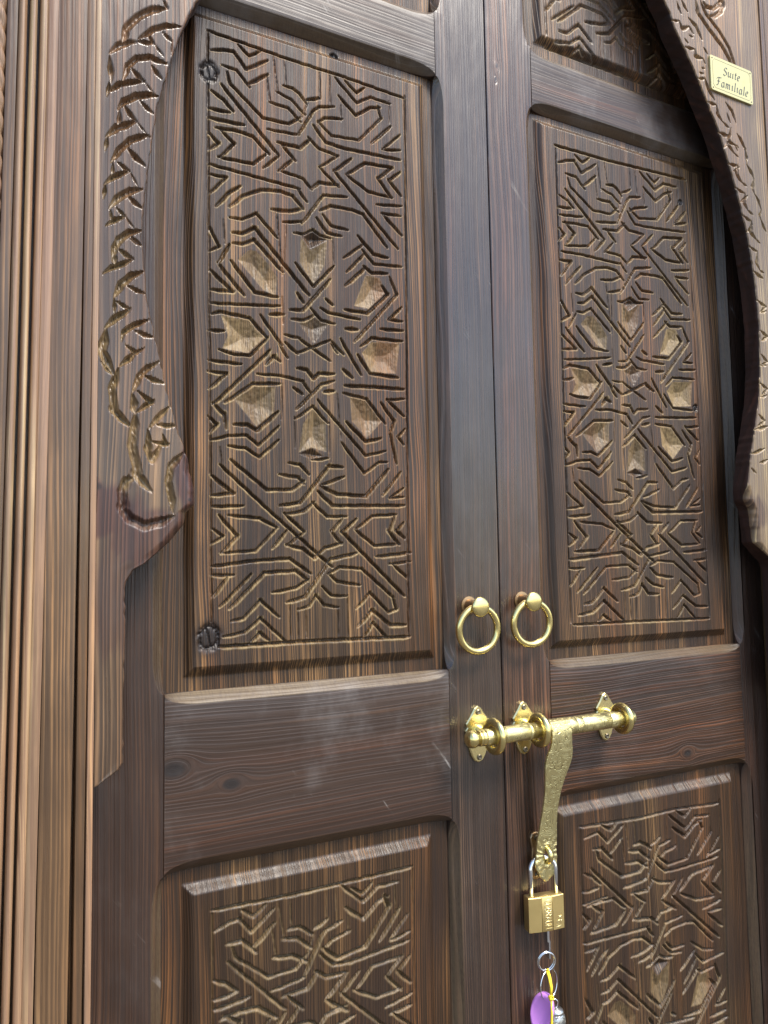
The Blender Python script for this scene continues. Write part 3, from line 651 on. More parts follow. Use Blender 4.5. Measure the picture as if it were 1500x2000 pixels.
# ------------------------------------------------------------------ surround: arch boards, jambs, beads, rope mouldings
frame = thing('door_surround', 'carved horseshoe arch surround of stained wood framing the double door', 'door frame', (0.0, -0.03, ZB0))
def edge_fn(pts):
    P = pts[np.argsort(pts[:, 1])]
    return lambda z: np.interp(z, P[:, 1], P[:, 0])
eL = parse(ARCH_EDGE_LEFT, 1e-4)[0][1]
eL = eL[np.r_[True, np.abs(np.diff(eL[:, 1])) > 1e-6]]
TOPL = np.array([(-.385, 2.085), (-.330, 2.19), (-.260, 2.30), (-.17, 2.41), (-.06, 2.52), (0.0, 2.60)])
eLf = edge_fn(np.r_[eL, TOPL])
eR = parse(ARCH_EDGE_RIGHT, 1e-4)[0][1]
low = eL[eL[:, 1] < 1.436] * np.array([-1, 1])
TOPR = np.array([(.260, 2.31), (.17, 2.41), (.06, 2.52), (0.0, 2.60)])
eRf = edge_fn(np.r_[eR[eR[:, 1] > 1.452], low, TOPR])

def arch_board(side, edge, cuts, zfine, z0, mat, seed, knots=(), hearts=()):
    outer = side * .5178
    zs = spaced([(z0, zfine[0], .006), (zfine[0], zfine[1], .00125), (zfine[1], 2.598, .008)])
    if z0 >= zfine[0] - 1e-4: zs = spaced([(z0, zfine[1], .00125), (zfine[1], 2.598, .008)])
    nc = 170
    s = np.linspace(0, 1, nc)
    E = edge(zs)
    rag = (vnoise((len(zs), 2), (5, 9), seed + 9)[:, 0] - .5) * .0016
    E = E + rag
    XX = outer + (E - outer)[:, None] * s[None, :]
    ZZ = np.repeat(zs[:, None], nc, 1)
    D, LIP_LIT = cut_lines(XX, ZZ, parse(cuts, 1e-4), .0031, .0052, seed)
    chis = vnoise(XX.shape, (3, 3), seed + 1) - .5
    D = np.where(D > .0002, D * (1 + .35 * chis), 0)
    Y = -.058 + D + (vnoise(XX.shape, (120, 50), seed + 2) - .5) * .0008
    # rounded arris along the sawn edge
    de = np.abs(XX - E[:, None])
    Y += np.clip(.0022 - de, 0, .0022) ** 2 / .0022 * .9
    # the curl at the foot is rounded over
    rnd_ = sstep(ZZ, 1.405, 1.440) * sstep(ZZ, 1.520, 1.500)
    Y += np.clip(.011 - de, 0, .011) ** 2 / .011 * .8 * rnd_
    raw_lit = .45 * np.clip(D / .003, 0, 1)
    kn = np.zeros_like(XX)
    for kx, kz, kr in knots:
        rr = np.hypot(XX - kx, (ZZ - kz)) / kr
        kn = np.maximum(kn, sstep(rr, 1.2, .5) * .8)
    ht = np.zeros_like(XX)
    for hx, hz_, ra, rb, am in hearts:
        rr = np.hypot((XX - hx) / ra, (ZZ - hz_) / rb) + (vnoise(XX.shape, (40, 14), seed + 7) - .5) * .5
        ht = np.maximum(ht, sstep(rr, 1.15, .75) * am)
    V = np.stack([XX, Y, ZZ], -1)
    # reveal: from the front edge back to y = -.030
    ny = 5
    rev = []
    for k in range(1, ny + 1):
        f = k / ny
        c = V[:, -1, :].copy(); c[:, 1] = c[:, 1] * (1 - f) + (-.030) * f
        rev.append(c[:, None, :])
    V = np.concatenate([V] + rev, 1)
    z1 = np.zeros((len(zs), ny))
    raw_lit = np.concatenate([raw_lit, z1], 1); kn = np.concatenate([kn, z1], 1); ht = np.concatenate([ht, z1[:, :1].repeat(ny + 1, 1)], 1)
    # back face
    bk = np.stack([np.full(len(zs), outer), np.full(len(zs), -.030), zs], -1)[:, None, :]
    V = np.concatenate([V, bk], 1); raw_lit = np.concatenate([raw_lit, z1[:, :1]], 1); kn = np.concatenate([kn, z1[:, :1]], 1)
    n = V.shape[1]
    F = grid_faces(len(zs), n, flip=(side > 0))
    o = add('arch_board', V.reshape(-1, 3), F, mat, frame, True, sharp=50, attrs={'raw_lit': raw_lit, 'knot': kn, 'heart': ht})
    o.data.materials.append(MW['arch_sawn'])
    mi = np.zeros((len(zs) - 1, n - 1), dtype=np.int32); mi[:, nc - 1:] = 1
    o.data.polygons.foreach_set('material_index', mi.ravel())
    return o
arch_board(-1, eLf, ARCH_CUTS_LEFT, (1.1975, 2.02), 1.1975, MW['arch'], 31, knots=((-.5165, 1.4840, .004), (-.4275, 1.4735, .0022)), hearts=((-.4240, 1.4950, .0190, .034, 1.0), (-.5120, 1.4600, .036, .028, .95), (-.4620, 1.4330, .050, .028, .85), (-.500, 1.38, .030, .06, .5)))
arch_board(1, eRf, ARCH_CUTS_RIGHT, (1.43, 2.36), 1.1975, MW['arch_right'], 32, hearts=((.445, 1.475, .03, .03, .7),))
def strip(name, mat, xa, xb, prof, z0=ZB0, z1=2.75, lean=0.0, side=-1, nz=12):
    """vertical moulding: prof = (fraction across, y); leans by lean metres per metre of height"""
    zs = np.linspace(z0, z1, nz)
    rows = []
    for z in zs:
        sh = lean * (z - 1.457)
        pts = [(xa, -.02)] + [(xa + (xb - xa) * f, y) for f, y in prof] + [(xb, -.02)]
        rows.append([(-side * (x + sh) if side > 0 else x + sh, y, z) for x, y in pts])
    k = len(rows[0])
    V = np.array(rows).reshape(-1, 3)
    F = [tuple(q) for q in grid_faces(nz, k, flip=(side > 0))]
    F += [tuple(range(k)), tuple((nz - 1) * k + j for j in range(k))][::1]
    return add(name, V, F, mat, frame, True, sharp=38)

def bead(y, h, n=9):
    return [(i / (n - 1), y - h * math.sin(math.pi * i / (n - 1)) ** .7) for i in range(n)]
def flatp(y, r=.0015, w=.02):
    return [(0, y + r), (r / w * .3, y + r * .3), (r / w, y), (1 - r / w, y), (1 - r / w * .3, y + r * .3), (1, y + r)]
for side in (-1, 1):
    # plain jamb board beside the carved board: tan edge strip, narrow board, groove, wide board
    strip('edge_strip', MW['bead'] if side < 0 else MW['jamb'], -.5240, -.5182, flatp(-.0605, .0012, .006), lean=.0015, side=side)
    strip('jamb_board', MW['jamb'], -.5330, -.5245, flatp(-.0595, .0012, .0085), lean=.004, side=side)
    strip('jamb_board', MW['jamb'], -.5629, -.5352, flatp(-.0600, .0007, .027), lean=.0085, side=side)
    strip('bead', MW['bead'], -.5722, -.5630, bead(-.0598, .0014), lean=.0106, side=side)
    strip('bead', MW['bead'], -.5793, -.5723, bead(-.0596, .0026), lean=.0106, side=side)
    strip('bead', MW['bead'], -.5886, -.5820, bead(-.0590, .0050), lean=.0106, side=side)
    strip('bead', MW['bead'], -.5985, -.5910, bead(-.0590, .0050), lean=.0106, side=side)
    strip('fillet', MW['jamb'], -.6085, -.5990, flatp(-.0600, .001, .0095), lean=.0106, side=side)
    # backing block that closes the gaps between the strips
    V, F = prism([(-.76, ZB0), (-.5290, ZB0), (-.5290, 2.75), (-.76, 2.75)], -.040, .06)
    if side > 0: V = V * np.array([-1, 1, 1]); F = [f[::-1] for f in F]
    add('jamb', V, F, MW['jamb'], frame, False)
    # rope moulding: three strands twisted
    zs = np.linspace(ZB0, 2.75, 1300); th = np.linspace(0, 2 * math.pi, 28, endpoint=False)
    ZZ, TT = np.meshgrid(zs, th, indexing='ij')
    ph = (TT * 3 + side * -ZZ * 2 * math.pi / .0205)
    rad = .0078 + .0030 * np.abs(np.cos(ph / 2)) ** .8
    cx = -.6182 + .0106 * (ZZ - 1.457)
    X = cx + rad * np.cos(TT); Yv = -.0530 + rad * np.sin(TT)
    if side > 0: X = -X
    V = np.stack([X, Yv, ZZ], -1)
    V = np.concatenate([V, V[:, :1]], 1).reshape(-1, 3)
    add('rope_moulding', V, grid_faces(len(zs), 29, flip=(side < 0)), MW['bead'], frame, True)
    strip('outer_board', MW['jamb'], -.72, -.6298, flatp(-.060, .002, .1), lean=.0106, side=side)
V, F = prism([(-.76, 2.58), (.76, 2.58), (.76, 2.80), (-.76, 2.80)], -.0585, .06)
add('head_board', V, F, MW['jamb'], frame, False)

# ------------------------------------------------------------------ name plate
def rounded_rect(x0, x1, z0, z1, r, n=6, concave=False):
    out = []
    for cx, cz, a in ((x1 - r, z0 + r, -90), (x1 - r, z1 - r, 0), (x0 + r, z1 - r, 90), (x0 + r, z0 + r, 180)):
        for k in range(n):
            t = math.radians(a + 90 * k / (n - 1))
            out.append((cx + r * math.cos(t), cz + r * math.sin(t)))
    return out
NPX0, NPX1, NPZ0, NPZ1 = .3885, .4872, 2.1415, 2.1990
npl = thing('name_plate', 'small pale brass plate reading Suite Familiale on the right arch board', 'sign', (.438, -.0585, 2.1415))
YP = -.0612
V, F = prism(rounded_rect(NPX0, NPX1, NPZ0, NPZ1, .004), YP, -.0580, .0004)
add('plate', V, F, MW['plate'], npl, False)
for sx in (NPX0 + .0045, NPX1 - .0045):
    for sz in (NPZ0 + .0045, NPZ1 - .0045):
        V, F = lathe([(0, .0013), (.0005, .0012), (.0008, .0006)], (sx, YP + .0001, sz), (0, -1, 0), 12)
        add('screw', V, F, MW['screw'], npl)
# fine scored border with notched corners
bx0, bx1, bz0, bz1, nn = NPX0 + .005, NPX1 - .005, NPZ0 + .005, NPZ1 - .005, .005
bd = [(bx0 + nn, bz0), (bx1 - nn, bz0), (bx1, bz0 + nn), (bx1, bz1 - nn), (bx1 - nn, bz1), (bx0 + nn, bz1), (bx0, bz1 - nn), (bx0, bz0 + nn)]
V, F = tube([(x, YP, z) for x, z in bd], .00025, 6, True)
add('border_line', V, F, MW['ink'], npl)

# broad-nib letters: strokes in units of x-height (baseline 0)
def arc(cx, cy, rx, ry, a0, a1, n=10):
    return [(cx + rx * math.cos(math.radians(a0 + (a1 - a0) * k / (n - 1))), cy + ry * math.sin(math.radians(a0 + (a1 - a0) * k / (n - 1)))) for k in range(n)]
GL = {
 'S': (1.0, [[(.85, 1.45)] + arc(.5, 1.2, .33, .38, 40, 200) + arc(.45, .42, .42, .42, 70, -150)]),
 'u': (1.0, [[(.02, .85), (.12, 1), (.17, .9), (.16, .3), (.26, .04), (.42, .04), (.68, .45)], [(.74, 1), (.72, .2), (.82, .02), (.97, .18)]]),
 'i': (.5, [[(.02, .85), (.15, 1), (.2, .9), (.2, .2), (.3, .02), (.45, .15)], [(.2, 1.35), (.26, 1.42)]]),
 't': (.6, [[(.25, 1.4), (.22, .25), (.32, .03), (.52, .15)], [(.02, .98), (.52, 1.0)]]),
 'e': (.75, [[(.12, .5), (.55, .62), (.58, .82)] + arc(.36, .5, .3, .5, 60, 310)]),
 'F': (1.1, [[(.5, 1.55), (.45, .2), (.3, .02), (.1, .1)], [(.0, 1.2), (.1, 1.5), (.4, 1.58), (1.1, 1.62)], [(.2, .85), (.85, .9)]]),
 'a': (.9, [arc(.36, .48, .3, .5, 50, 330), [(.66, 1), (.66, .2), (.76, .02), (.9, .15)]]),
 'm': (1.4, [[(.02, .85), (.14, 1), (.18, .9), (.18, 0)], [(.2, .6), (.4, .98), (.58, .9), (.6, 0)], [(.62, .6), (.85, .98), (1.02, .9), (1.03, .2), (1.12, .02), (1.3, .15)]]),
 'l': (.5, [[(.1, 1.65), (.2, 1.75), (.22, 1.6), (.2, .2), (.3, .02), (.45, .15)]]),
}
def nib_text(word, x0, z0, h, y, slant=.22, nib=.24, track=.16):
    V, F = [], []
    x = 0.0
    nv = (nib * math.cos(math.radians(38)), nib * math.sin(math.radians(38)))
    for ch in word:
        adv, strokes = GL[ch]
        for s in strokes:
            # resample
            P = np.array(s, float)
            for i in range(len(P) - 1):
                a, b = P[i], P[i + 1]
                b0 = len(V)
                for (px, pz) in (a, b):
                    for sg in (-.5, .5):
                        ux, uz = px + sg * nv[0] + x, pz + sg * nv[1]
                        V.append((x0 + (ux + slant * uz) * h, y, z0 + uz * h))
                q = (b0, b0 + 1, b0 + 3, b0 + 2)
                p0, p1, p2 = (np.array(V[k]) for k in q[:3])
                nrm = np.cross(p1 - p0, p2 - p0)
                F.append(q if nrm[1] < 0 else q[::-1])
        x += adv + track
    return np.array(V), F, (x - track) * h
for word, xc, z0, h in (('Suite', .4380, 2.1725, .0088), ('Familiale', .4385, 2.1515, .0090)):
    V, F, w = nib_text(word, 0, z0, h, YP - .00025)
    V[:, 0] += xc - w / 2 - .15 * h
    add('lettering', V, F, MW['ink'], npl, False)

# ------------------------------------------------------------------ ring pulls
def ring_pull(x, z, label, turn):
    t = thing('ring_pull', label, 'door pull', (x, 0, z), 'pair of brass ring pulls')
    V, F = lathe([(-.001, .0118), (.0015, .0118), (.0022, .0082), (.004, .0078), (.022, .0070), (.0245, .0072)], (x, 0, z + .001), (0, -1, 0))
    add('post', V, F, MW['brass_dull'], t, True, sharp=40)
    pr = [(.0235, .0060), (.0240, .0105), (.0252, .0124), (.0270, .0130), (.0286, .0124), (.0298, .0108), (.0307, .0080), (.0312, .0046), (.0314, .0010)]
    V, F = lathe(pr, (x, 0, z), (0, -1, 0), 32)
    add('knob', V, F, MW['brass'], t, True, sharp=60)
    V, F = ring((x + turn * .001, -.0195, z - .0285), .0284, .0045, (turn * .05, 1, .05), 64, 14)
    add('ring', V, F, MW['brass'], t)
ring_pull(-.0505, 1.3488, 'brass ring pull on the left door leaf', 1)
ring_pull(.0350, 1.3526, 'brass ring pull on the right door leaf', 1.4)

# ------------------------------------------------------------------ sliding bolt, its brackets, hasp, staple
ZR, YR = 1.1885, -.0380
BR = []
def bracket(x, ringx, label, s=1.0):
    t = thing('bolt_bracket', label, 'bracket', (x, 0, ZR - .035), 'brass brackets of the sliding bolt')
    half = [(0, .0365), (.0045, .0335), (.0090, .0250), (.0155, .0150), (.0140, .0100), (.0165, .0060), (.0120, .0), (.0165, -.0060), (.0140, -.0105), (.0120, -.0160), (.0090, -.0260), (.0050, -.0330), (0, -.0355)]
    out = [(x + a * s * 1.2, ZR - .004 + b * s) for a, b in half[::-1]] + [(x - a * s * 1.2, ZR - .004 + b * s) for a, b in half[1:-1]]
    V, F = prism(out, -.0042, .0, .0014)
    add('back_plate', V, F, MW['brass_cast'], t, False)
    for dz in (.0285, -.0285):
        V, F = lathe([(0, .0036), (.0012, .0036), (.0020, .0026), (.0014, .0010)], (x, -.0040, ZR - .004 + dz * s), (0, -1, 0), 16)
        add('screw', V, F, MW['screw'], t, True, sharp=40)
    V, F = lathe([(0, .0100), (.004, .0085), (.0100, .0070), (.0155, .0065)], (x, -.0035, ZR), (0, -1, 0), 20)
    add('stem', V, F, MW['brass_cast'], t)
    # ring round the bolt, flat-sided band
    n = 56; a = np.linspace(0, 2 * math.pi, n, endpoint=False)
    rp = [(-.0044, .0125), (-.0050, .0150), (-.0044, .0190), (-.0026, .0212), (0, .0218), (.0026, .0212), (.0044, .0190), (.0050, .0150), (.0044, .0125), (0, .0116)]
    V = np.concatenate([np.stack([np.full(n, ringx + dx), YR + r * s * 1.06 * np.cos(a), ZR + r * s * 1.06 * np.sin(a)], -1) for dx, r in rp])
    F = []
    m = len(rp)
    for i in range(m):
        j = (i + 1) % m
        for k in range(n):
            k2 = (k + 1) % n
            F.append((i * n + k2, i * n + k, j * n + k, j * n + k2))
    add('ring', V, F, MW['brass'], t)
bracket(-.0425, -.0430, 'brass bolt bracket on the left leaf at the ball end of the bolt', 1.0)
bracket(.0310, .0280, 'middle brass bolt bracket beside the hanging hasp', .97)
bracket(.1755, .1720, 'brass bolt bracket at the far right end of the bolt', .93)

bolt = thing('sliding_bolt', 'engraved brass sliding bolt across the meeting of the two leaves', 'bolt', (.05, YR, ZR))
pr = [(-.0840, .0006), (-.0838, .0045), (-.0825, .0078), (-.0800, .0100), (-.0770, .0108), (-.0735, .0106), (-.0705, .0096), (-.0690, .0082), (-.0675, .0080), (-.0668, .0096), (-.0645, .0101), (-.0630, .0092), (-.0615, .0098), (-.0590, .0101), (-.0575, .0095)]
V, F = lathe(pr, (0, YR, ZR), (1, 0, 0), 32)
add('ball_end', V, F, MW['brass'], bolt, True, sharp=50)
pr = [(-.0580, .0090)]
for x, r in [(x_, r_ * 1.09) for x_, r_ in [(-.056, .0094), (-.030, .0094), (-.0292, .0088), (-.0284, .0096), (.0080, .0096), (.0088, .0090), (.0096, .0097), (.0125, .0097), (.0133, .0090), (.0400, .0096), (.0420, .0104), (.0700, .0104), (.0712, .0094), (.0728, .0094), (.0740, .0103), (.0850, .0103), (.0858, .0095), (.0872, .0103), (.0960, .0103), (.0968, .0096), (.0982, .0103), (.1450, .0103), (.1458, .0095), (.1476, .0103), (.1560, .0103), (.1568, .0094), (.1890, .0094), (.1905, .0080)]]:
    pr.append((x, r))
V, F = lathe(pr, (0, YR, ZR), (1, 0, 0), 32)
add('rod', V, F, MW['brass_engraved'], bolt, True, sharp=50)
# flat hasp hanging from the rod, leaf-shaped tip with a slot
hz = np.array([1.1965, 1.186, 1.176, 1.168, 1.160, 1.154, 1.147, 1.138, 1.126, 1.112, 1.098, 1.084, 1.070, 1.056, 1.044, 1.036, 1.029, 1.021, 1.012, 1.006, 1.000, .996, .993])
hy = np.interp(hz, [.99, 1.03, 1.08, 1.13, 1.16, 1.178, 1.19, 1.1965], [-.0185, -.0200, -.0280, -.0400, -.0470, -.0500, -.0500, -.0470])
hc = np.interp(hz, [.99, 1.05, 1.12, 1.17, 1.20], [.0490, .0485, .0515, .0565, .0565])
hz_raw = hz.copy()
hw = np.interp(hz, [.9930, .9960, 1.000, 1.006, 1.012, 1.021, 1.029, 1.036, 1.044, 1.056, 1.070, 1.084, 1.098, 1.112, 1.126, 1.138, 1.147, 1.154, 1.160, 1.168, 1.176, 1.1965],
               [.0030, .0070, .0105, .0140, .0172, .0178, .0158, .0162, .0168, .0146, .0132, .0124, .0124, .0138, .0165, .0200, .0214, .0212, .0200, .0172, .0162, .0160])
hz = 1.1965 - (1.1965 - hz) * 1.020
cols = np.linspace(-1, 1, 17)
rows_f, rows_b = [], []
zz = np.interp(np.linspace(0, 1, 150), np.linspace(0, 1, len(hz)), hz)
yy = np.interp(zz, hz[::-1], hy[::-1]); cc = np.interp(zz, hz[::-1], hc[::-1]); ww = np.interp(zz, hz[::-1], hw[::-1])
k3 = np.ones(7) / 7
def smooth(a): return np.convolve(np.pad(a, 3, mode='edge'), k3, 'valid')
yy, cc, ww = smooth(yy), smooth(cc), smooth(ww)
XX = cc[:, None] + ww[:, None] * cols[None, :]
ZZ = np.repeat(zz[:, None], 17, 1)
dome = (1 - cols[None, :] ** 4) * .0010
flute = np.where((ZZ < 1.0425), .0006 * np.sin((np.arctan2(ZZ - 1.0235, XX - .0487)) * 14), 0) * np.clip(np.hypot(XX - .0487, ZZ - 1.0235) / .012, 0, 1)
slot = (((XX - .0487) / .0062) ** 2 + ((ZZ - 1.0222) / .0115) ** 2)
rim = .0016 * np.exp(-((np.sqrt(slot) - 1.28) / .20) ** 2)
Yf = yy[:, None] - dome - flute - rim
Yb = np.repeat(yy[:, None] + .0026, 17, 1)
hole = slot < 1.0
nr = len(zz)
Vf = np.stack([XX, Yf, ZZ], -1).reshape(-1, 3); Vb = np.stack([XX, Yb, ZZ], -1).reshape(-1, 3)
F = []
for i in range(nr - 1):
    for j in range(16):
        q = [i * 17 + j, i * 17 + j + 1, (i + 1) * 17 + j + 1, (i + 1) * 17 + j]
        hl = hole.reshape(-1)[q].sum()
        if hl >= 3: continue
        F.append((q[0], q[3], q[2], q[1])); o = nr * 17
        F.append((q[0] + o, q[1] + o, q[2] + o, q[3] + o))
def side_wall(idx):
    for a, b in zip(idx[:-1], idx[1:]): F.append((a, b, b + nr * 17, a + nr * 17))
side_wall([i * 17 for i in range(nr)]); side_wall([i * 17 + 16 for i in range(nr)][::-1]); side_wall(list(range(16, -1, -1))); side_wall([(nr - 1) * 17 + j for j in range(17)])
add('hasp', np.concatenate([Vf, Vb]), F, MW['brass_engraved'], bolt, True, sharp=50)
# collar that carries the hasp
V, F = lathe([(.0405, .0098), (.0405, .0118), (.0725, .0118), (.0725, .0098)], (0, YR, ZR), (1, 0, 0), 32)
add('collar', V, F, MW['brass_engraved'], bolt, True, sharp=40)

stp = thing('hasp_staple', 'small brass staple on the right leaf holding hasp and padlock', 'staple', (.0465, 0, 1.012))
half = [(0, .0310), (.0060, .0295), (.0088, .0240), (.0080, .0180), (.0062, .0110), (.0070, .0), (.0062, -.0110), (.0080, -.0180), (.0088, -.0240), (.0060, -.0290), (0, -.0305)]
out = [(.0450 + a, 1.0165 + b) for a, b in half[::-1]] + [(.0450 - a, 1.0165 + b) for a, b in half[1:-1]]
V, F = prism(out, -.0035, 0, .0012)
add('back_plate', V, F, MW['brass_dull'], stp, False)
for dz in (.0235, -.0235):
    V, F = lathe([(0, .0034), (.0012, .0034), (.0020, .0022)], (.0450, -.0033, 1.0165 + dz), (0, -1, 0), 14)
    add('screw', V, F, MW['screw'], stp, True, sharp=40)
a = np.linspace(0, math.pi, 20)
path = [(.0487, 0.0, 1.0312)] + [(.0487, -.0170 - .0115 * math.sin(t), 1.0222 + .0090 * math.cos(t)) for t in a] + [(.0487, 0.0, 1.0132)]
V, F = tube(path, .0034, 12)
add('eye', V, F, MW['brass'], stp, True, sharp=60)

# ------------------------------------------------------------------ padlock
pad = thing('padlock', 'satin brass padlock with a steel shackle locked through the staple', 'padlock', (.0445, -.020, .935))
PX0, PX1, PZ0, PZ1 = .0185, .0690, .9285, .9725
PYF, PYB = -.0255, -.0095
cols = np.linspace(0, 1, 25)
def body_y(f): return PYF + .0022 * (2 * f - 1) ** 2
zrow = [PZ0, PZ0 + .0004, PZ0 + .0011, (PZ0 + PZ1) / 2, PZ1 - .0011, PZ1 - .0004, PZ1]
ins = [.0011, .0004, 0, 0, 0, .0004, .0011]
rows = []
for z, i_ in zip(zrow, ins):
    r = []
    for f in cols:
        ff = .5 + (f - .5) * (1 - 2 * i_ / (PX1 - PX0))
        r.append((PX0 + (PX1 - PX0) * ff, body_y(f) + i_, z))
    for f in cols[::-1]:
        ff = .5 + (f - .5) * (1 - 2 * i_ / (PX1 - PX0))
        r.append((PX0 + (PX1 - PX0) * ff, PYB - i_, z))
    rows.append(r)
m = len(rows[0])
V = np.array(rows).reshape(-1, 3)
F = []
for i in range(len(rows) - 1):
    for k in range(m):
        k2 = (k + 1) % m
        F.append((i * m + k, i * m + k2, (i + 1) * m + k2, (i + 1) * m + k))
F += [tuple(range(m))[::-1], tuple((len(rows) - 1) * m + k for k in range(m))]
add('body', V, F, MW['brass_lock'], pad, True, sharp=30)
for f in (.355, .66):
    x = PX0 + (PX1 - PX0) * f
    V, F = tube([(x, body_y(f) + .00005, PZ0 + .0006), (x, body_y(f) + .00005, PZ1 - .0006)], .00042, 6)
    add('scored_line', V, F, MW['lock_line'], pad)
SX0, SX1, SY = .0258, .0618, -.0170
rsh = (SX1 - SX0) / 2
path = [(SX0, SY, PZ1 - .004), (SX0, SY, 1.000)] + [((SX0 + SX1) / 2 - rsh * math.cos(t), SY + .003 * math.sin(t), 1.004 + rsh * .80 * math.sin(t)) for t in np.linspace(0, math.pi, 24)] + [(SX1, SY, 1.000), (SX1, SY, PZ1 - .004)]
V, F = tube(path, .0031, 14)
add('shackle', V, F, MW['steel'], pad)
# raised maker's lettering, read from top to bottom
BLK = {
 'G': [[(.9, .8), (.6, 1), (.25, .95), (.05, .5), (.25, .05), (.6, 0), (.9, .15), (.9, .48), (.55, .48)]],
 'U': [[(.08, 1), (.08, .3), (.3, 0), (.65, 0), (.88, .3), (.88, 1)]],
 'B': [[(.1, 0), (.1, 1), (.6, 1), (.8, .8), (.6, .55), (.1, .55)], [(.6, .55), (.88, .3), (.65, 0), (.1, 0)]],
 'R': [[(.1, 0), (.1, 1), (.65, 1), (.85, .75), (.65, .5), (.1, .5)], [(.5, .5), (.9, 0)]],
 'A': [[(.0, 0), (.48, 1), (.95, 0)], [(.2, .35), (.75, .35)]],
 'N': [[(.08, 0), (.08, 1), (.88, 0), (.88, 1)]],
}
parts = []
lh, lw = .0095, .0046
for i, ch in enumerate('GUBRAUN'):
    zt = PZ1 - .0042 - i * .0053
    for s in BLK[ch]:
        pts = []
        for (u, v) in s:
            x = PX0 + (PX1 - PX0) * .435 + v * lh
            f = (x - PX0) / (PX1 - PX0)
            pts.append((x, body_y(f) - .00005, zt - u * lw))
        parts.append(tube(pts, .00048, 6))
V, F = merge(*parts)
add('lettering', V, F, MW['brass_cut'], pad)
parts = []
mx, mz = PX0 + (PX1 - PX0) * .83, PZ0 + .0115
for s in ([(-.0035, -.0055), (.0008, -.0040), (-.0030, -.0010), (.0020, .0010)], [(.0, .0020), (.0040, .0060)], [(.0005, .0058), (.0045, .0018)], [(-.0040, -.0078), (.0035, -.0066)], [(.0030, -.0030), (.0042, .0005)]):
    pts = [(mx + a, body_y((mx + a - PX0) / (PX1 - PX0)) - .00005, mz + b) for a, b in s]
    parts.append(tube(pts, .00042, 6))
V, F = merge(*parts)
add('size_mark', V, F, MW['brass_cut'], pad)

pad.rotation_euler = (0, 0, math.radians(-11))

# ------------------------------------------------------------------ key, rings, tag, cord, pendant
KY = -.0185
key = thing('key', 'small flat steel key standing in the foot of the padlock', 'key', (.0455, KY, .9110))
V, F = prism([(.0440, .9300), (.0440, .9140), (.0462, .9125), (.0462, .8925), (.0482, .8925), (.0488, .9140), (.0475, .9170), (.0475, .9300)][::1], KY - .0040, KY + .0040, .0003)
add('blade', V, F, MW['steel'], key, False)
rg = thing('key_ring', 'small steel split ring hanging from the key', 'key ring', (.0440, KY, .8875), 'steel split rings')
V, F = ring((.0432, KY, .8895), .0118, .0010, (.18, 1, .1), 48, 8)
V2, F2 = ring((.0436, KY - .0018, .8890), .0116, .0010, (.24, 1, .06), 48, 8)
add('coil', V, F, MW['steel'], rg); add('coil', V2, F2, MW['steel'], rg)
rg2 = thing('key_ring', 'larger thin steel ring looped through the small split ring', 'key ring', (.0460, KY, .8660), 'steel split rings')
V, F = ring((.0455, KY - .002, .8605), .0185, .0008, (-.30, 1, -.05), 56, 8)
add('wire', V, F, MW['steel'], rg2)
# violet tag: an egg-shaped shell with a rolled edge, hanging to the left
tag_ = thing('key_tag', 'violet plastic key tag hanging on the ring beneath the padlock', 'key tag', (.034, -.020, .8290))
n = 40
a = np.linspace(0, 2 * math.pi, n, endpoint=False)
def egg(t, k):
    w = .0150 * k * (1 + .10 * np.sin(t)); return .0330 + w * np.cos(t) + .18 * .026 * k * np.sin(t), .8290 + .0265 * k * np.sin(t)
lay = []
for k, y in ((.80, -.0238), (.92, -.0240), (.985, -.0226), (1.0, -.0205), (.985, -.0184), (.92, -.0168), (.80, -.0166)):
    x, z = egg(a, k); lay.append(np.stack([x, np.full(n, y), z], -1))
cen1 = np.stack([egg(a, .62)[0], np.full(n, -.0212), egg(a, .62)[1]], -1)
cen2 = np.stack([egg(a, .45)[0], np.full(n, -.0180), egg(a, .45)[1]], -1)
lay = [cen1] + lay + [cen2]
V = np.concatenate(lay); F = []
for i in range(len(lay) - 1):
    for k in range(n):
        k2 = (k + 1) % n
        F.append((i * n + k, (i + 1) * n + k, (i + 1) * n + k2, i * n + k2))
F += [tuple(range(n)), tuple((len(lay) - 1) * n + k for k in range(n))[::-1]]
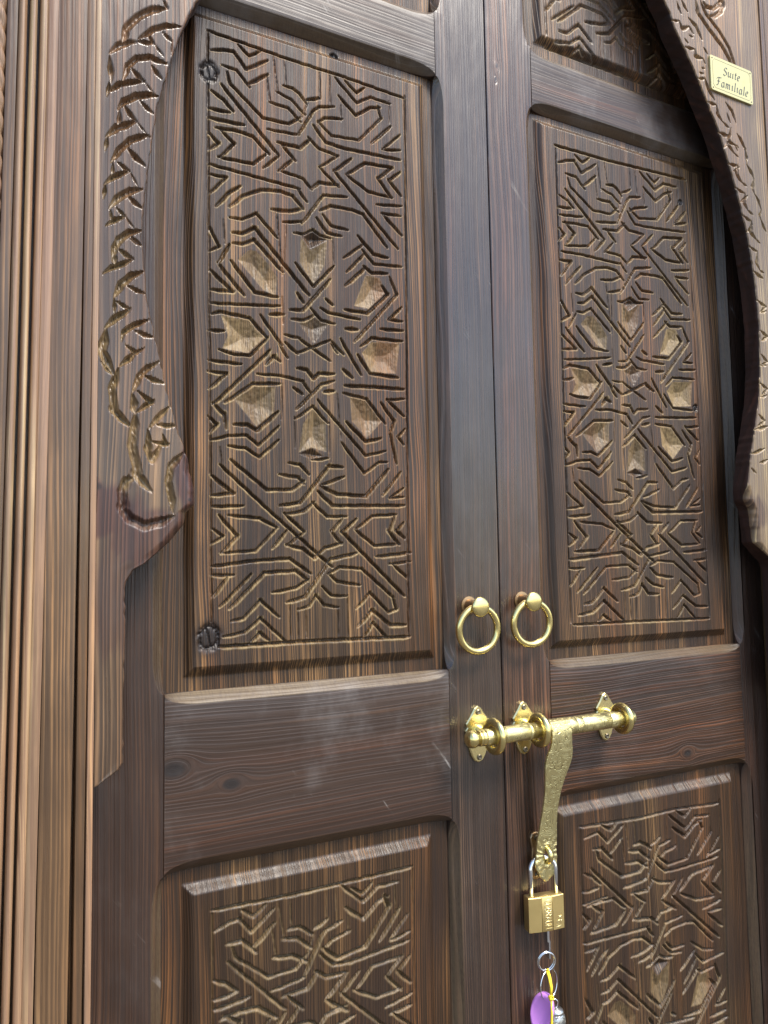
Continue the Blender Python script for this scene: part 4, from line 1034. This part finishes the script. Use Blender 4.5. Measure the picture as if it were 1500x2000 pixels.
# turned about its vertical axis, edge towards the viewer
ang = math.radians(-56); ctr = np.array([.0330, -.0203])
d = V[:, :2] - ctr
V[:, 0] = ctr[0] + d[:, 0] * math.cos(ang) - d[:, 1] * math.sin(ang); V[:, 1] = ctr[1] + d[:, 0] * math.sin(ang) + d[:, 1] * math.cos(ang)
V[:, 1] -= max(0, V[:, 1].max() + .004)
add('tag_shell', V, F, MW['violet'], tag_, True, sharp=60)
cord = thing('cord', 'yellow knotted cord tied on the small split ring', 'cord', (.040, -.034, .86))
YC = -.0330
V, F = merge(tube([(.0415, KY - .003, .8790), (.0402, YC + .006, .8740), (.0385, YC, .8640), (.0380, YC, .8550)], .0013, 8), tube([(.0440, KY - .003, .8788), (.0425, YC + .006, .8740), (.0400, YC, .8640), (.0388, YC, .8550)], .0013, 8),
             tube([(.0415, KY - .003, .8790), (.0420, KY - .0045, .8808), (.0430, KY - .0045, .8808), (.0440, KY - .003, .8788)], .0013, 8))
add('loop', V, F, MW['yellow'], cord)
kp = []
for t in np.linspace(0, 2 * math.pi, 60, endpoint=False):
    r = .0021 + .0009 * math.cos(3 * t)
    kp.append((.0384 + r * math.cos(2 * t), YC + .0014 * math.sin(3 * t), .8515 + r * math.sin(2 * t)))
V, F = tube(kp, .0013, 8, True)
add('knot', V, F, MW['yellow'], cord)
V, F = merge(tube([(.0384, YC, .8500), (.0378, YC - .0006, .8340), (.0368, YC, .8090), (.0362, YC, .7790)], .0012, 8), tube([(.0388, YC, .8500), (.0386, YC - .0006, .8360), (.0380, YC, .8090), (.0382, YC, .7820)], .0012, 8))
add('tails', V, F, MW['yellow'], cord)
pen = thing('pendant', 'engraved silver barrel pendant hanging at the bottom of the key ring', 'pendant', (.0600, -.0200, .7940))
PXC, PYC = .0535, -.0200
pr = [(.0, .0090), (.0012, .0115), (.004, .0128), (.012, .0136), (.024, .0134), (.030, .0122), (.0325, .0106), (.0335, .0098)]
V, F = lathe(pr, (PXC, PYC, .7900), (.04, 0, 1), 32)
add('barrel', V, F, MW['silver_engraved'], pen, True, sharp=40)
V, F = lathe([(.0330, .0102), (.0345, .0108), (.0365, .0104), (.0385, .0084), (.0398, .0052), (.0404, .0012)], (PXC, PYC, .7900), (.04, 0, 1), 32)
add('cap', V, F, MW['silver'], pen, True, sharp=50)
V, F = ring((PXC - .0010, PYC, .8352), .0056, .0007, (.6, 1, 0), 32, 8)
add('wire_loop', V, F, MW['steel'], pen)
